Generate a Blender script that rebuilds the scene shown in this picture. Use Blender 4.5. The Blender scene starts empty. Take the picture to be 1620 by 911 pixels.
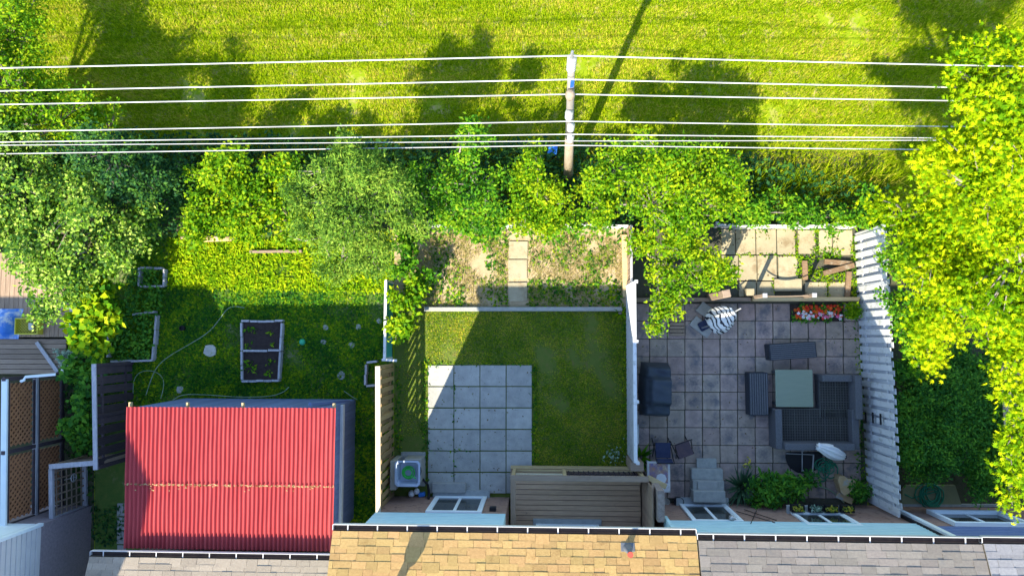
import bpy, bmesh, math, random
import numpy as np
from mathutils import Vector, Matrix, Quaternion, noise as mnoise

S = bpy.context.scene
COL = S.collection
R_ = math.radians
random.seed(7)

# ------------------------------------------------------------------ camera
F, H = 1123.0, 18.7
NAD = (860.0, 530.0)                       # pixel of the camera's foot point
_n = Vector((NAD[0] - 810, -(NAD[1] - 455.5), -F)).normalized()
CQ = _n.rotation_difference(Vector((0, 0, -1)))
CP = Vector((0, 0, H))
cam = bpy.data.cameras.new('camera'); cam.sensor_width = 36; cam.lens = F / 1620 * 36
cam.clip_start = .1; cam.clip_end = 2000
co = bpy.data.objects.new('camera', cam); COL.objects.link(co)
co.location = CP; co.rotation_mode = 'QUATERNION'; co.rotation_quaternion = CQ
S.camera = co

def P(px, py, z=0.0):
    d = CQ @ Vector((px - 810, -(py - 455.5), -F))
    t = (z - H) / d.z
    return CP + d * t
def proj(p):
    c = CQ.inverted() @ (Vector(p) - CP)
    return 810 + F * c.x / -c.z, 455.5 - F * c.y / -c.z
def zat(x, y, py):
    a, b = 0.0, 14.0
    s = 1 if proj((x, y, b))[1] > proj((x, y, a))[1] else -1
    for _ in range(40):
        m = (a + b) / 2
        if s * (proj((x, y, m))[1] - py) > 0: b = m
        else: a = m
    return (a + b) / 2
def mpx(px, z=0): return px * (H - z) / F   # pixels to metres at height z

# ------------------------------------------------------------------ light
SAZ = Vector((.425, .905)).normalized(); SEL = math.atan(.905)
w = bpy.data.worlds.new('World'); S.world = w; w.use_nodes = True
nt = w.node_tree; bg = nt.nodes['Background']
sky = nt.nodes.new('ShaderNodeTexSky'); sky.sky_type = 'NISHITA'; sky.sun_disc = False
sky.sun_elevation = SEL; sky.sun_rotation = math.atan2(-SAZ.x, -SAZ.y)
sky.air_density = 1.0; sky.dust_density = .3; sky.ozone_density = 2.5
nt.links.new(sky.outputs[0], bg.inputs[0]); bg.inputs[1].default_value = .14
sl = bpy.data.lights.new('sun', 'SUN'); sl.energy = 3.7; sl.angle = R_(.5); sl.color = (1, .91, .70)
so = bpy.data.objects.new('sun', sl); COL.objects.link(so); so.location = (-8, -18, 20)
so.rotation_mode = 'QUATERNION'
so.rotation_quaternion = Vector((SAZ.x * math.cos(SEL), SAZ.y * math.cos(SEL), -math.sin(SEL))).to_track_quat('-Z', 'Y')
vs = S.view_settings; vs.view_transform = 'Standard'; vs.look = 'None'; vs.gamma = 1; vs.exposure = 1.88
vs.use_curve_mapping = False
S.cycles.max_bounces = 6; S.cycles.diffuse_bounces = 3; S.cycles.transparent_max_bounces = 4

# ------------------------------------------------------------------ helpers
def off(o):
    v = Vector((0, 0, 0))
    while o is not None:
        v += o.location; o = o.parent
    return v
def tag(o, label=None, cat=None, group=None, kind=None):
    if label: o['label'] = label
    if cat: o['category'] = cat
    if group: o['group'] = group
    if kind: o['kind'] = kind
    return o
def thing(name, label, cat, loc, group=None):
    o = bpy.data.objects.new(name, None); COL.objects.link(o); o.location = loc
    o.empty_display_size = .2
    return tag(o, label, cat, group)
def link(name, me, mat, parent=None, loc=(0, 0, 0)):
    if mat is not None and not me.materials: me.materials.append(mat)
    o = bpy.data.objects.new(name, me); COL.objects.link(o)
    if parent is not None: o.parent = parent
    o.location = loc
    return o
class MB:
    def __init__(s): s.bm = bmesh.new()
    def box(s, c, d, rz=0, bev=0, M=None, seg=1):
        m = M if M is not None else Matrix.Translation(Vector(c)) @ Matrix.Rotation(rz, 4, 'Z')
        r = bmesh.ops.create_cube(s.bm, size=1, matrix=m @ Matrix.Diagonal((d[0], d[1], d[2], 1)))
        if bev:
            es = list({e for v in r['verts'] for e in v.link_edges})
            bmesh.ops.bevel(s.bm, geom=es, offset=bev, segments=seg, profile=.5, affect='EDGES')
        return s
    def span(s, a, b, wd, ht, bev=0):       # a bar from a to b
        a, b = Vector(a), Vector(b); d = b - a
        q = d.to_track_quat('X', 'Z')
        return s.box(0, (d.length, wd, ht), bev=bev, M=Matrix.Translation((a + b) / 2) @ q.to_matrix().to_4x4())
    def prism(s, pts, z0, z1):
        n = len(pts)
        b = [s.bm.verts.new((p[0], p[1], z0)) for p in pts]
        t = [s.bm.verts.new((p[0], p[1], z1)) for p in pts]
        s.bm.faces.new(t); s.bm.faces.new(b[::-1])
        for i in range(n): s.bm.faces.new((b[i], b[(i + 1) % n], t[(i + 1) % n], t[i]))
        return s
    def tube(s, path, rad, seg=6, cap=True):
        path = [Vector(p) for p in path]; n = len(path); rings = []
        for i, p in enumerate(path):
            d = (path[min(i + 1, n - 1)] - path[max(i - 1, 0)])
            if d.length < 1e-6: d = Vector((0, 0, 1))
            q = d.to_track_quat('Z', 'Y'); r = rad[i] if hasattr(rad, '__len__') else rad
            rings.append([s.bm.verts.new(p + q @ Vector((r * math.cos(6.28318 * k / seg), r * math.sin(6.28318 * k / seg), 0))) for k in range(seg)])
        for a, b in zip(rings, rings[1:]):
            for k in range(seg): s.bm.faces.new((a[k], a[(k + 1) % seg], b[(k + 1) % seg], b[k]))
        if cap:
            s.bm.faces.new(rings[0][::-1]); s.bm.faces.new(rings[-1])
        return s
    def lathe(s, c, prof, seg=16, M=None):
        c = Vector(c); rings = []
        for r, z in prof:
            ring = []
            for k in range(seg):
                v = Vector((r * math.cos(6.28318 * k / seg), r * math.sin(6.28318 * k / seg), z))
                if M is not None: v = M @ v
                ring.append(s.bm.verts.new(c + v))
            rings.append(ring)
        for a, b in zip(rings, rings[1:]):
            for k in range(seg): s.bm.faces.new((a[k], a[(k + 1) % seg], b[(k + 1) % seg], b[k]))
        s.bm.faces.new(rings[0][::-1]); s.bm.faces.new(rings[-1])
        return s
    def face(s, pts):
        s.bm.faces.new([s.bm.verts.new(p) for p in pts]); return s
    def mesh(s, name, o=Vector((0, 0, 0)), smooth=False):
        bmesh.ops.recalc_face_normals(s.bm, faces=s.bm.faces)
        me = bpy.data.meshes.new(name)
        if o.length > 0: bmesh.ops.translate(s.bm, verts=s.bm.verts, vec=-o)
        s.bm.to_mesh(me); s.bm.free()
        if smooth: me.polygons.foreach_set('use_smooth', [True] * len(me.polygons))
        return me
    def build(s, name, mat, parent=None, smooth=False):
        return link(name, s.mesh(name, off(parent) if parent else Vector((0, 0, 0)), smooth), mat, parent)
    def solo(s, name, mat, loc, label, cat, group=None, smooth=False):
        o = link(name, s.mesh(name, Vector(loc), smooth), mat, None, loc)
        return tag(o, label, cat, group)

# ------------------------------------------------------------------ materials
def rgb(c): return (c[0], c[1], c[2], 1)
def M(name, c1, c2=None, scale=6, rough=.8, bump=0, rnd=0, stretch=(1, 1, 1), detail=5, spec=.2, c3=None, s3=1.2, t3=.6, metal=0, bscale=None, hue=0):
    m = bpy.data.materials.new(name); m.use_nodes = True
    n, l = m.node_tree.nodes, m.node_tree.links
    b = n['Principled BSDF']; b.inputs['Roughness'].default_value = rough
    b.inputs['Specular IOR Level'].default_value = spec; b.inputs['Metallic'].default_value = metal
    g = n.new('ShaderNodeNewGeometry'); mp = n.new('ShaderNodeMapping'); mp.inputs['Scale'].default_value = stretch
    l.new(g.outputs['Position'], mp.inputs[0])
    oi = n.new('ShaderNodeObjectInfo')
    nz = n.new('ShaderNodeTexNoise'); nz.inputs['Scale'].default_value = scale; nz.inputs['Detail'].default_value = detail
    nz.inputs['Roughness'].default_value = .65
    l.new(mp.outputs[0], nz.inputs[0])
    rp = n.new('ShaderNodeMapRange'); rp.inputs[1].default_value = .3; rp.inputs[2].default_value = .7
    l.new(nz.outputs[0], rp.inputs[0])
    mx = n.new('ShaderNodeMix'); mx.data_type = 'RGBA'
    mx.inputs[6].default_value = rgb(c1); mx.inputs[7].default_value = rgb(c2 or c1)
    l.new(rp.outputs[0], mx.inputs[0]); out = mx.outputs[2]
    if c3:
        n3 = n.new('ShaderNodeTexNoise'); n3.inputs['Scale'].default_value = s3; n3.inputs['Detail'].default_value = 6
        n3.inputs['Roughness'].default_value = .7
        l.new(g.outputs['Position'], n3.inputs[0])
        r3 = n.new('ShaderNodeMapRange'); r3.inputs[1].default_value = t3 - .07; r3.inputs[2].default_value = t3 + .07
        l.new(n3.outputs[0], r3.inputs[0])
        m3 = n.new('ShaderNodeMix'); m3.data_type = 'RGBA'; m3.inputs[7].default_value = rgb(c3)
        l.new(r3.outputs[0], m3.inputs[0]); l.new(out, m3.inputs[6]); out = m3.outputs[2]
    if rnd:
        mr = n.new('ShaderNodeMapRange'); mr.inputs[3].default_value = 1 - rnd; mr.inputs[4].default_value = 1 + rnd
        l.new(oi.outputs['Random'], mr.inputs[0])
        hs = n.new('ShaderNodeHueSaturation'); l.new(mr.outputs[0], hs.inputs['Value']); l.new(out, hs.inputs['Color'])
        if hue:
            wn = n.new('ShaderNodeTexWhiteNoise'); wn.noise_dimensions = '1D'; l.new(oi.outputs['Random'], wn.inputs['W'])
            hm = n.new('ShaderNodeMapRange'); hm.inputs[3].default_value = .5 - hue; hm.inputs[4].default_value = .5 + hue
            l.new(wn.outputs[0], hm.inputs[0]); l.new(hm.outputs[0], hs.inputs['Hue'])
        out = hs.outputs[0]
    l.new(out, b.inputs['Base Color'])
    if bump:
        nb = n.new('ShaderNodeTexNoise'); nb.inputs['Scale'].default_value = bscale or scale * 5; nb.inputs['Detail'].default_value = 4
        l.new(mp.outputs[0], nb.inputs[0])
        bp = n.new('ShaderNodeBump'); bp.inputs['Strength'].default_value = bump; bp.inputs['Distance'].default_value = .02
        l.new(nb.outputs[0], bp.inputs['Height']); l.new(bp.outputs[0], b.inputs['Normal'])
    return m
def LEAF(name, cols, trans=.35, rough=.5, big=.6, spec=.35, tcol=None, band=None):
    """cols: dark .. light, picked at random for each leaf"""
    m = bpy.data.materials.new(name); m.use_nodes = True
    n, l = m.node_tree.nodes, m.node_tree.links
    b = n['Principled BSDF']; b.inputs['Roughness'].default_value = rough; b.inputs['Specular IOR Level'].default_value = spec
    g = n.new('ShaderNodeNewGeometry')
    cr = n.new('ShaderNodeValToRGB'); el = cr.color_ramp.elements
    while len(el) < len(cols): el.new(.5)
    for i, c in enumerate(cols):
        if c[1] > c[0] * .85: c = (c[0] * .92, c[1] * 1.06, c[2])
        el[i].position = i / max(1, len(cols) - 1); el[i].color = rgb(c)
    nz = n.new('ShaderNodeTexNoise'); nz.inputs['Scale'].default_value = big * 2.2; nz.inputs['Detail'].default_value = 3
    if band:
        mp = n.new('ShaderNodeMapping'); mp.inputs['Scale'].default_value = band; l.new(g.outputs['Position'], mp.inputs[0]); l.new(mp.outputs[0], nz.inputs[0]); nz.inputs['Detail'].default_value = 6
    else: l.new(g.outputs['Position'], nz.inputs[0])
    ad = n.new('ShaderNodeMath'); ad.operation = 'MULTIPLY_ADD'; ad.inputs[1].default_value = 1.5; ad.inputs[2].default_value = -.75
    l.new(nz.outputs[0], ad.inputs[0])
    a2 = n.new('ShaderNodeMath'); a2.use_clamp = True; l.new(ad.outputs[0], a2.inputs[0]); l.new(g.outputs['Random Per Island'], a2.inputs[1])
    l.new(a2.outputs[0], cr.inputs[0]); l.new(cr.outputs[0], b.inputs['Base Color'])
    tr = n.new('ShaderNodeBsdfTranslucent')
    if tcol:
        tm = n.new('ShaderNodeMix'); tm.data_type = 'RGBA'; tm.inputs[0].default_value = .6; tm.inputs[7].default_value = rgb(tcol)
        l.new(cr.outputs[0], tm.inputs[6]); l.new(tm.outputs[2], tr.inputs[0])
    else: l.new(cr.outputs[0], tr.inputs[0])
    ms = n.new('ShaderNodeMixShader'); ms.inputs[0].default_value = trans
    l.new(b.outputs[0], ms.inputs[1]); l.new(tr.outputs[0], ms.inputs[2])
    l.new(ms.outputs[0], n['Material Output'].inputs[0])
    return m

m_ground = M('field_soil', (.15, .23, .003), (.22, .27, .006), 3, 1, .6, c3=(.34, .28, .10), s3=2.4, t3=.58, bscale=30)
m_weedsoil = M('weedy_soil', (.05, .11, .02), (.10, .14, .03), 5, 1, .5, c3=(.22, .20, .12), s3=1.6, t3=.62)
m_lawnsoil = M('lawn_soil', (.08, .13, .02), (.12, .14, .03), 9, 1, .8, c3=(.16, .13, .045), s3=5, t3=.62)
m_sand = M('dry_soil', (.42, .33, .21), (.33, .25, .145), 7, 1, .7, c3=(.20, .15, .07), s3=2.2, t3=.62)
m_darksoil = M('dark_soil', (.030, .022, .022), (.055, .04, .035), 14, 1, .8)
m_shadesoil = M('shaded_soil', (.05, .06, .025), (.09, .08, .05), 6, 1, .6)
m_slab = M('concrete_slab', (.40, .395, .365), (.29, .29, .275), 3.5, .9, .4, .10, c3=(.20, .20, .185), s3=12, t3=.66)
m_tanslab = M('tan_slab', (.35, .305, .21), (.27, .23, .15), 3, .9, .35, .13, c3=(.22, .165, .10), s3=2.6, t3=.60)
m_paver = M('patio_paver', (.27, .25, .26), (.19, .18, .19), 3.2, .85, .9, .13, c3=(.125, .12, .135), s3=2.6, t3=.55, bscale=45)
def paver_mat():
    m = M('patio_paver', (.46, .35, .295), (.30, .235, .20), 5, .85, 1.0, .16, c3=(.16, .15, .16), s3=2.2, t3=.60, bscale=45, hue=.02)
    n, l = m.node_tree.nodes, m.node_tree.links; b = n['Principled BSDF']; src = b.inputs['Base Color'].links[0].from_socket
    tc = n.new('ShaderNodeTexCoord'); ln = n.new('ShaderNodeVectorMath'); ln.operation = 'LENGTH'
    nz = n.new('ShaderNodeTexNoise'); nz.inputs['Scale'].default_value = 22; g = n.new('ShaderNodeNewGeometry'); l.new(g.outputs['Position'], nz.inputs[0])
    l.new(tc.outputs['Object'], ln.inputs[0])
    a = n.new('ShaderNodeMath'); a.operation = 'MULTIPLY_ADD'; a.inputs[1].default_value = .30; l.new(nz.outputs[0], a.inputs[0]); l.new(ln.outputs['Value'], a.inputs[2])
    mr = n.new('ShaderNodeMapRange'); mr.inputs[1].default_value = .12; mr.inputs[2].default_value = .42; mr.inputs[3].default_value = 1; mr.inputs[4].default_value = 0; l.new(a.outputs[0], mr.inputs[0])
    oi = n.new('ShaderNodeObjectInfo'); ml = n.new('ShaderNodeMath'); ml.operation = 'MULTIPLY'; l.new(mr.outputs[0], ml.inputs[0]); pw = n.new('ShaderNodeMath'); pw.operation = 'POWER'; pw.inputs[1].default_value = 2.0; l.new(oi.outputs['Random'], pw.inputs[0]); l.new(pw.outputs[0], ml.inputs[1])
    mx = n.new('ShaderNodeMix'); mx.data_type = 'RGBA'; mx.inputs[7].default_value = (.11, .105, .12, 1); l.new(ml.outputs[0], mx.inputs[0]); l.new(src, mx.inputs[6]); l.new(mx.outputs[2], b.inputs['Base Color'])
    return m
m_paver = paver_mat()
m_joint = M('joint_sand', (.09, .085, .06), (.06, .06, .045), 12, 1, .4)
m_concrete = M('weathered_concrete', (.36, .36, .33), (.25, .26, .25), 8, .9, .3, .06)
m_sill = M('grey_sill', (.36, .38, .37), (.28, .30, .30), 8, .8, .2)
m_tan = M('new_timber', (.52, .40, .22), (.40, .29, .15), 3, .75, .3, .12, (1, 9, 9))
m_tanv = M('tan_board', (.38, .26, .12), (.25, .16, .075), 3, .8, .3, .22, (9, 9, 1))
m_cap = M('pale_cap', (.66, .57, .42), (.55, .46, .32), 3, .75, .2, 0, (9, 1, 9))
m_greywood = M('grey_timber', (.35, .26, .19), (.24, .175, .13), 3, .8, .35, .16, (1, 12, 12), c3=(.15, .12, .10), s3=7, t3=.72)
m_deck = M('deck_board', (.60, .41, .265), (.44, .29, .185), 3, .8, .35, .12, (1, 12, 12), c3=(.20, .15, .11), s3=7, t3=.72)
m_greywoodv = M('grey_timber_lengthwise', (.38, .27, .19), (.26, .18, .125), 3, .8, .35, .16, (12, 1, 12))
m_dark = M('dark_stained_board', (.045, .035, .045), (.075, .055, .06), 4, .8, .3, .25, (9, 9, 1))
m_oldwhite = M('weathered_rail', (.45, .44, .46), (.30, .29, .31), 5, .8, .3, .1, (4, 1, 4))
m_white = M('white_paint', (.62, .62, .62), (.55, .55, .56), 4, .6, .12, .06, c3=(.34, .345, .31), s3=5, t3=.61)
m_whiteback = M('pale_grey_paint', (.52, .53, .55), (.44, .45, .48), 4, .6, .12, .06)
m_trim = M('white_trim', (.74, .80, .82), (.68, .74, .77), 3, .45, .05)
m_mint = M('pale_siding', (.50, .68, .70), (.45, .62, .65), 3, .5, .05)
m_red = M('red_sheet', (.42, .074, .077), (.33, .045, .05), 2.6, .85, .06, 0, (4, .3, 1), spec=.06, c3=(.24, .09, .06), s3=10, t3=.70)
m_rust = M('lichen_rust', (.46, .27, .05), (.50, .44, .30), 30, .9, .3, c3=(.16, .06, .02), s3=12, t3=.52)
m_blue = M('blue_board', (.12, .17, .33), (.16, .21, .37), 4, .7, .2, .12, (8, 8, 1))
m_shyel = M('tan_shingle', (.43, .275, .11), (.34, .21, .08), 22, .95, .5, .15, c3=(.27, .16, .06), s3=4, t3=.66, hue=.008)
m_shbeige = M('beige_shingle', (.33, .275, .215), (.28, .23, .18), 22, .95, .5, .12, c3=(.22, .18, .15), s3=4, t3=.64)
m_shgrey = M('grey_shingle', (.235, .205, .175), (.185, .16, .14), 22, .95, .5, .14, c3=(.18, .165, .15), s3=4, t3=.62, hue=.01)
m_shdark = M('dark_grey_shingle', (.27, .26, .26), (.21, .20, .21), 22, .95, .5, .14)
m_felt = M('roof_felt', (.10, .085, .06), None, 8, 1)
m_gutdark = M('gutter_inside', (.05, .035, .035), (.08, .06, .05), 8, .8)
m_gutwhite = M('gutter_white', (.50, .49, .49), None, 4, .5)
m_brick = M('brown_brick', (.27, .16, .12), (.36, .24, .19), 9, .9, .5, 0, (1, 1, 5), c3=(.16, .10, .08), s3=7, t3=.60)
m_brickgrey = M('pale_brick', (.36, .30, .27), (.20, .15, .13), 12, .9, .6, 0, (1, 1, 4))
m_stucco = M('grey_stucco', (.31, .26, .28), (.22, .185, .205), 14, .95, .9, bscale=70)
m_siding = M('pale_siding_grey', (.60, .58, .57), (.54, .52, .52), 3, .6, .05)
m_glass = M('window_glass', (.022, .03, .03), (.05, .055, .05), 1.2, .04, 0, spec=.8)
m_wicker = M('grey_wicker', (.145, .145, .16), (.085, .088, .10), 40, .6, .9, .06, bscale=90)
m_wdark2 = M('dark_wicker', (.05, .055, .07), (.035, .04, .05), 40, .7, .8)
m_wdark = M('seat_mesh_dark', (.045, .042, .04), None, 8, .8)
m_wbar = M('seat_bar', (.10, .10, .095), (.07, .07, .068), 20, .6)
m_glasstop = M('green_glass_top', (.20, .235, .175), (.23, .265, .20), 3, .6, .04, stretch=(1, 20, 1))
m_cover = M('charcoal_cover', (.030, .040, .055), (.045, .058, .075), 3, .45, .25, bscale=7)
m_black = M('black_plastic', (.015, .015, .018), None, 5, .5)
m_navy = M('navy_cloth', (.028, .035, .075), (.04, .05, .10), 10, .9, .2)
m_brownseat = M('brown_seat', (.085, .06, .08), (.12, .08, .09), 6, .7)
m_metal = M('grey_metal', (.45, .45, .46), (.35, .35, .36), 8, .4, metal=.6)
m_lead = M('lead_grey', (.10, .11, .13), (.14, .15, .17), 8, .6)
m_cloth = M('white_canvas', (.78, .77, .76), (.68, .68, .70), 6, .9, .3)
m_hose = M('green_hose', (.02, .16, .09), (.03, .22, .12), 9, .5)
m_hosegrn = M('bright_green_hose', (.04, .45, .07), None, 9, .5)
m_hosepale = M('pale_hose', (.25, .34, .22), (.20, .27, .18), 9, .6)
m_pole = M('pole_wood', (.33, .27, .205), (.24, .185, .13), 3, .9, .5, 0, (10, 10, 1), c3=(.24, .15, .09), s3=4, t3=.64)
m_polew = M('pole_sleeve', (.27, .245, .215), (.19, .17, .145), 9, .7, .2)
m_porc = M('porcelain', (.33, .33, .325), None, 5, .2, spec=.6)
m_wire = M('bright_wire', (.52, .51, .52), (.42, .41, .42), 5, .45)
m_bluepl = M('blue_plastic', (.04, .19, .62), (.06, .25, .70), 4, .4)
m_bluetag = M('blue_tag', (.02, .10, .50), None, 4, .5)
m_tarp = M('blue_tarp', (.03, .16, .60), (.10, .28, .70), 3, .35, .4, c3=(.60, .64, .66), s3=2.4, t3=.58)
m_yelpl = M('yellow_plastic', (.60, .55, .06), (.52, .48, .06), 4, .5)
m_amber = M('amber_lattice', (.42, .20, .10), (.33, .15, .07), 6, .7, .2)
m_amberback = M('brown_backing', (.16, .07, .04), (.11, .05, .03), 4, .8)
m_teal = M('teal_mesh', (.04, .30, .27), (.06, .36, .33), 3, .6, .2)
m_tub = M('clear_tub', (.42, .48, .60), (.36, .42, .54), 4, .35)
m_hp = M('beige_metal', (.34, .32, .28), None, 4, .6)
m_stone = M('pale_stone', (.52, .50, .44), (.42, .40, .36), 9, .9, .4)
m_log = M('cut_wood', (.55, .40, .22), (.42, .28, .14), 6, .8, .3, c3=(.30, .36, .38), s3=3.2, t3=.58)
m_bark = M('bark', (.17, .14, .12), (.26, .22, .19), 8, .95, .6)
m_twig = M('pale_twig', (.34, .29, .26), (.24, .20, .18), 8, .95, .3)
m_timber = M('old_brown_timber', (.26, .17, .10), (.14, .09, .06), 6, .9, .6, .25, (1, 8, 8), c3=(.30, .25, .19), s3=5, t3=.60)
m_moss = M('mossy_tarp', (.24, .24, .12), (.20, .20, .11), 5, .8, .2)

L_field = LEAF('field_grass', [(.12, .20, .001), (.25, .32, .001), (.37, .40, .002), (.52, .44, .06)], .3, .8, .4, spec=.05, band=(.35, 2.2, 1))
L_lawn = LEAF('lawn_grass', [(.035, .12, .008), (.13, .23, .006), (.32, .39, .008), (.58, .48, .06)], .3, .8, .5, spec=.05)
L_weed = LEAF('weed_leaf', [(.02, .10, .018), (.05, .17, .014), (.13, .28, .010), (.36, .42, .01)], .38, .7, .6, spec=.08)
L_suntint = LEAF('sun_tinted_weed', [(.10, .22, .004), (.24, .36, .004), (.36, .46, .006), (.50, .50, .01)], .38, .7, .9, spec=.05)  # weed colour with sunlight painted in as a brighter yellow
L_litter = LEAF('leaf_litter', [(.08, .05, .02), (.20, .13, .05), (.16, .18, .04)], .1, .9, .9, spec=.05)
L_dry = LEAF('dry_straw', [(.26, .26, .04), (.42, .33, .14), (.52, .42, .22)], .3, .8, .8, spec=.05)
L_yg = LEAF('yellow_green_leaf', [(.06, .17, .004), (.13, .27, .004), (.25, .37, .005), (.42, .45, .008)], .42, .6, .6, spec=.12)
L_mid = LEAF('mid_green_leaf', [(.03, .12, .010), (.07, .21, .008), (.14, .31, .010), (.28, .39, .012)], .40, .6, .6, spec=.12)
L_pale = LEAF('pale_green_leaf', [(.04, .12, .018), (.11, .22, .016), (.24, .36, .02), (.46, .52, .10)], .35, .55, .7, spec=.2)
L_silver = LEAF('silver_green_leaf', [(.06, .14, .02), (.12, .22, .025), (.20, .31, .03), (.31, .38, .05)], .38, .7, .6, spec=.1)
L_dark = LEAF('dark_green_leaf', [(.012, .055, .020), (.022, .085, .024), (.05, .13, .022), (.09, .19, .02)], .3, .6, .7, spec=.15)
L_maple = LEAF('maple_leaf', [(.10, .22, .002), (.24, .36, .002), (.42, .48, .003), (.58, .56, .006)], .42, .7, .5, spec=.08)
L_ivy = LEAF('hedge_leaf', [(.03, .12, .022), (.06, .19, .024), (.11, .28, .026), (.18, .34, .026)], .3, .6, .8, spec=.12)
L_vine = LEAF('vine_leaf', [(.04, .16, .008), (.13, .28, .006), (.32, .41, .005), (.50, .48, .01)], .4, .6, .9, spec=.12)
L_yucca = LEAF('blade_leaf', [(.03, .08, .04), (.06, .12, .06), (.10, .17, .09)], .2, .5, .9)
L_flower = LEAF('petal', [(.70, .03, .02), (.75, .20, .02), (.80, .75, .75), (.65, .06, .25), (.75, .72, .72)], .2, .6, 0)
L_flower2 = LEAF('petal_yellow', [(.70, .50, .02), (.12, .25, .03), (.75, .62, .1)], .2, .6, 0)
L_paleherb = LEAF('pale_herb_leaf', [(.20, .30, .20), (.35, .42, .32), (.5, .55, .5)], .2, .6, .5)

# ------------------------------------------------------------------ leaf meshes
def raw_mesh(name, verts, nper, faces_local):
    """verts (n*nper,3); the same local faces for each leaf"""
    n = len(verts) // nper
    me = bpy.data.meshes.new(name)
    fl = [np.array(f) for f in faces_local]
    loops = np.concatenate([f for f in fl]); tot = len(loops)
    li = (np.arange(n)[:, None] * nper + loops[None, :]).ravel().astype(np.int32)
    starts = np.cumsum([0] + [len(f) for f in fl])[:-1]
    ls = (np.arange(n)[:, None] * tot + starts[None, :]).ravel().astype(np.int32)
    me.vertices.add(len(verts)); me.vertices.foreach_set('co', verts.astype(np.float32).ravel())
    me.loops.add(len(li)); me.loops.foreach_set('vertex_index', li)
    me.polygons.add(len(ls)); me.polygons.foreach_set('loop_start', ls)
    me.update(calc_edges=True)
    return me
def norm(a): return a / np.maximum(np.linalg.norm(a, axis=1, keepdims=True), 1e-9)
def leaves(name, pts, L, W, rng, up=.9, droop=.2, shape='leaf', dirs=None, var=.35):
    n = len(pts)
    nr = norm(np.array([0, 0, up]) + rng.normal(0, .55, (n, 3)))
    d = rng.normal(0, 1, (n, 3)) if dirs is None else dirs
    d = norm(d - nr * (d * nr).sum(1, keepdims=True)); sd = np.cross(nr, d)
    s = (1 + rng.uniform(-var, var, (n, 1)))
    if shape == 'leaf':
        v = np.stack([pts, pts + d * L * .45 * s + sd * W * .5 * s + nr * W * .12, pts + d * L * s - nr * L * droop * s, pts + d * L * .45 * s - sd * W * .5 * s + nr * W * .12], 1)
        return raw_mesh(name, v.reshape(-1, 3), 4, [(0, 1, 2, 3)])
    if shape == 'maple':
        out = [pts]
        for a, k in ((-1.15, .62), (-.55, .85), (0, 1.0), (.55, .85), (1.15, .62)):
            out.append(pts + (d * math.cos(a) + sd * math.sin(a)) * L * k * s - nr * L * droop * s * k)
        for a in (-.85, -.28, .28, .85):
            out.append(pts + (d * math.cos(a) + sd * math.sin(a)) * L * .42 * s)
        v = np.stack(out, 1)
        return raw_mesh(name, v.reshape(-1, 3), 10, [(0, 1, 6), (0, 6, 2, 7), (0, 7, 3, 8), (0, 8, 4, 9), (0, 9, 5)])
    if shape == 'blade':     # upright grass blade leaning
        a = rng.uniform(0, 6.283, n); ln = rng.uniform(.25, 1.0, (n, 1)) * up
        h = np.stack([np.cos(a), np.sin(a), np.zeros(n)], 1); p2 = np.stack([-np.sin(a), np.cos(a), np.zeros(n)], 1)
        tip = pts + h * ln * L * s + np.array([0, 0, 1]) * L * s * np.sqrt(np.maximum(.05, 1 - ln ** 2))
        v = np.stack([pts - p2 * W / 2, pts + p2 * W / 2, tip], 1)
        return raw_mesh(name, v.reshape(-1, 3), 3, [(0, 1, 2)])
def clump_pts(rng, c, r, n, per=26, cr=.17, zs=.75, shell=.55):
    """leaf points: clumps on the skins of several lobes, with gaps left between the lobes"""
    nl = int(np.clip(r * 10, 6, 15)); lobes = []
    for i in range(nl):
        d = norm(rng.normal(0, 1, (1, 3)))[0]; d[2] = abs(d[2]) * .9 - (.35 if rng.random() < .25 else 0)
        lobes.append((np.array(c) + d * r * np.array([1, 1, zs]) * rng.uniform(.35, 1.0), r * rng.uniform(.26, .46)))
    wts = np.array([l[1] ** 2 for l in lobes]); wts /= wts.sum()
    k = max(4, n // per); P_, C_ = [], []
    for (lc, lr), w_ in zip(lobes, wts):
        kk = max(1, int(round(k * w_)))
        d = norm(rng.normal(0, 1, (kk, 3))); d[:, 2] = np.where(d[:, 2] < -.3, -d[:, 2], d[:, 2])
        C_.append(lc + d * lr * rng.uniform(.55, 1.15, (kk, 1)) * np.array([1, 1, .85]))
    kc = max(2, k // 4); d = norm(rng.normal(0, 1, (kc, 3)))
    C_.append(np.array(c) + d * r * .62 * rng.random((kc, 1)) ** .5 * np.array([1, 1, zs * .7]) - np.array([0, 0, r * zs * .15]))   # leaves inside the crown
    cc = np.concatenate(C_)
    p = np.repeat(cc, per, 0) + rng.normal(0, cr * .62, (len(cc) * per, 3)) * np.array([1, 1, .6])
    return p, cc
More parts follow.
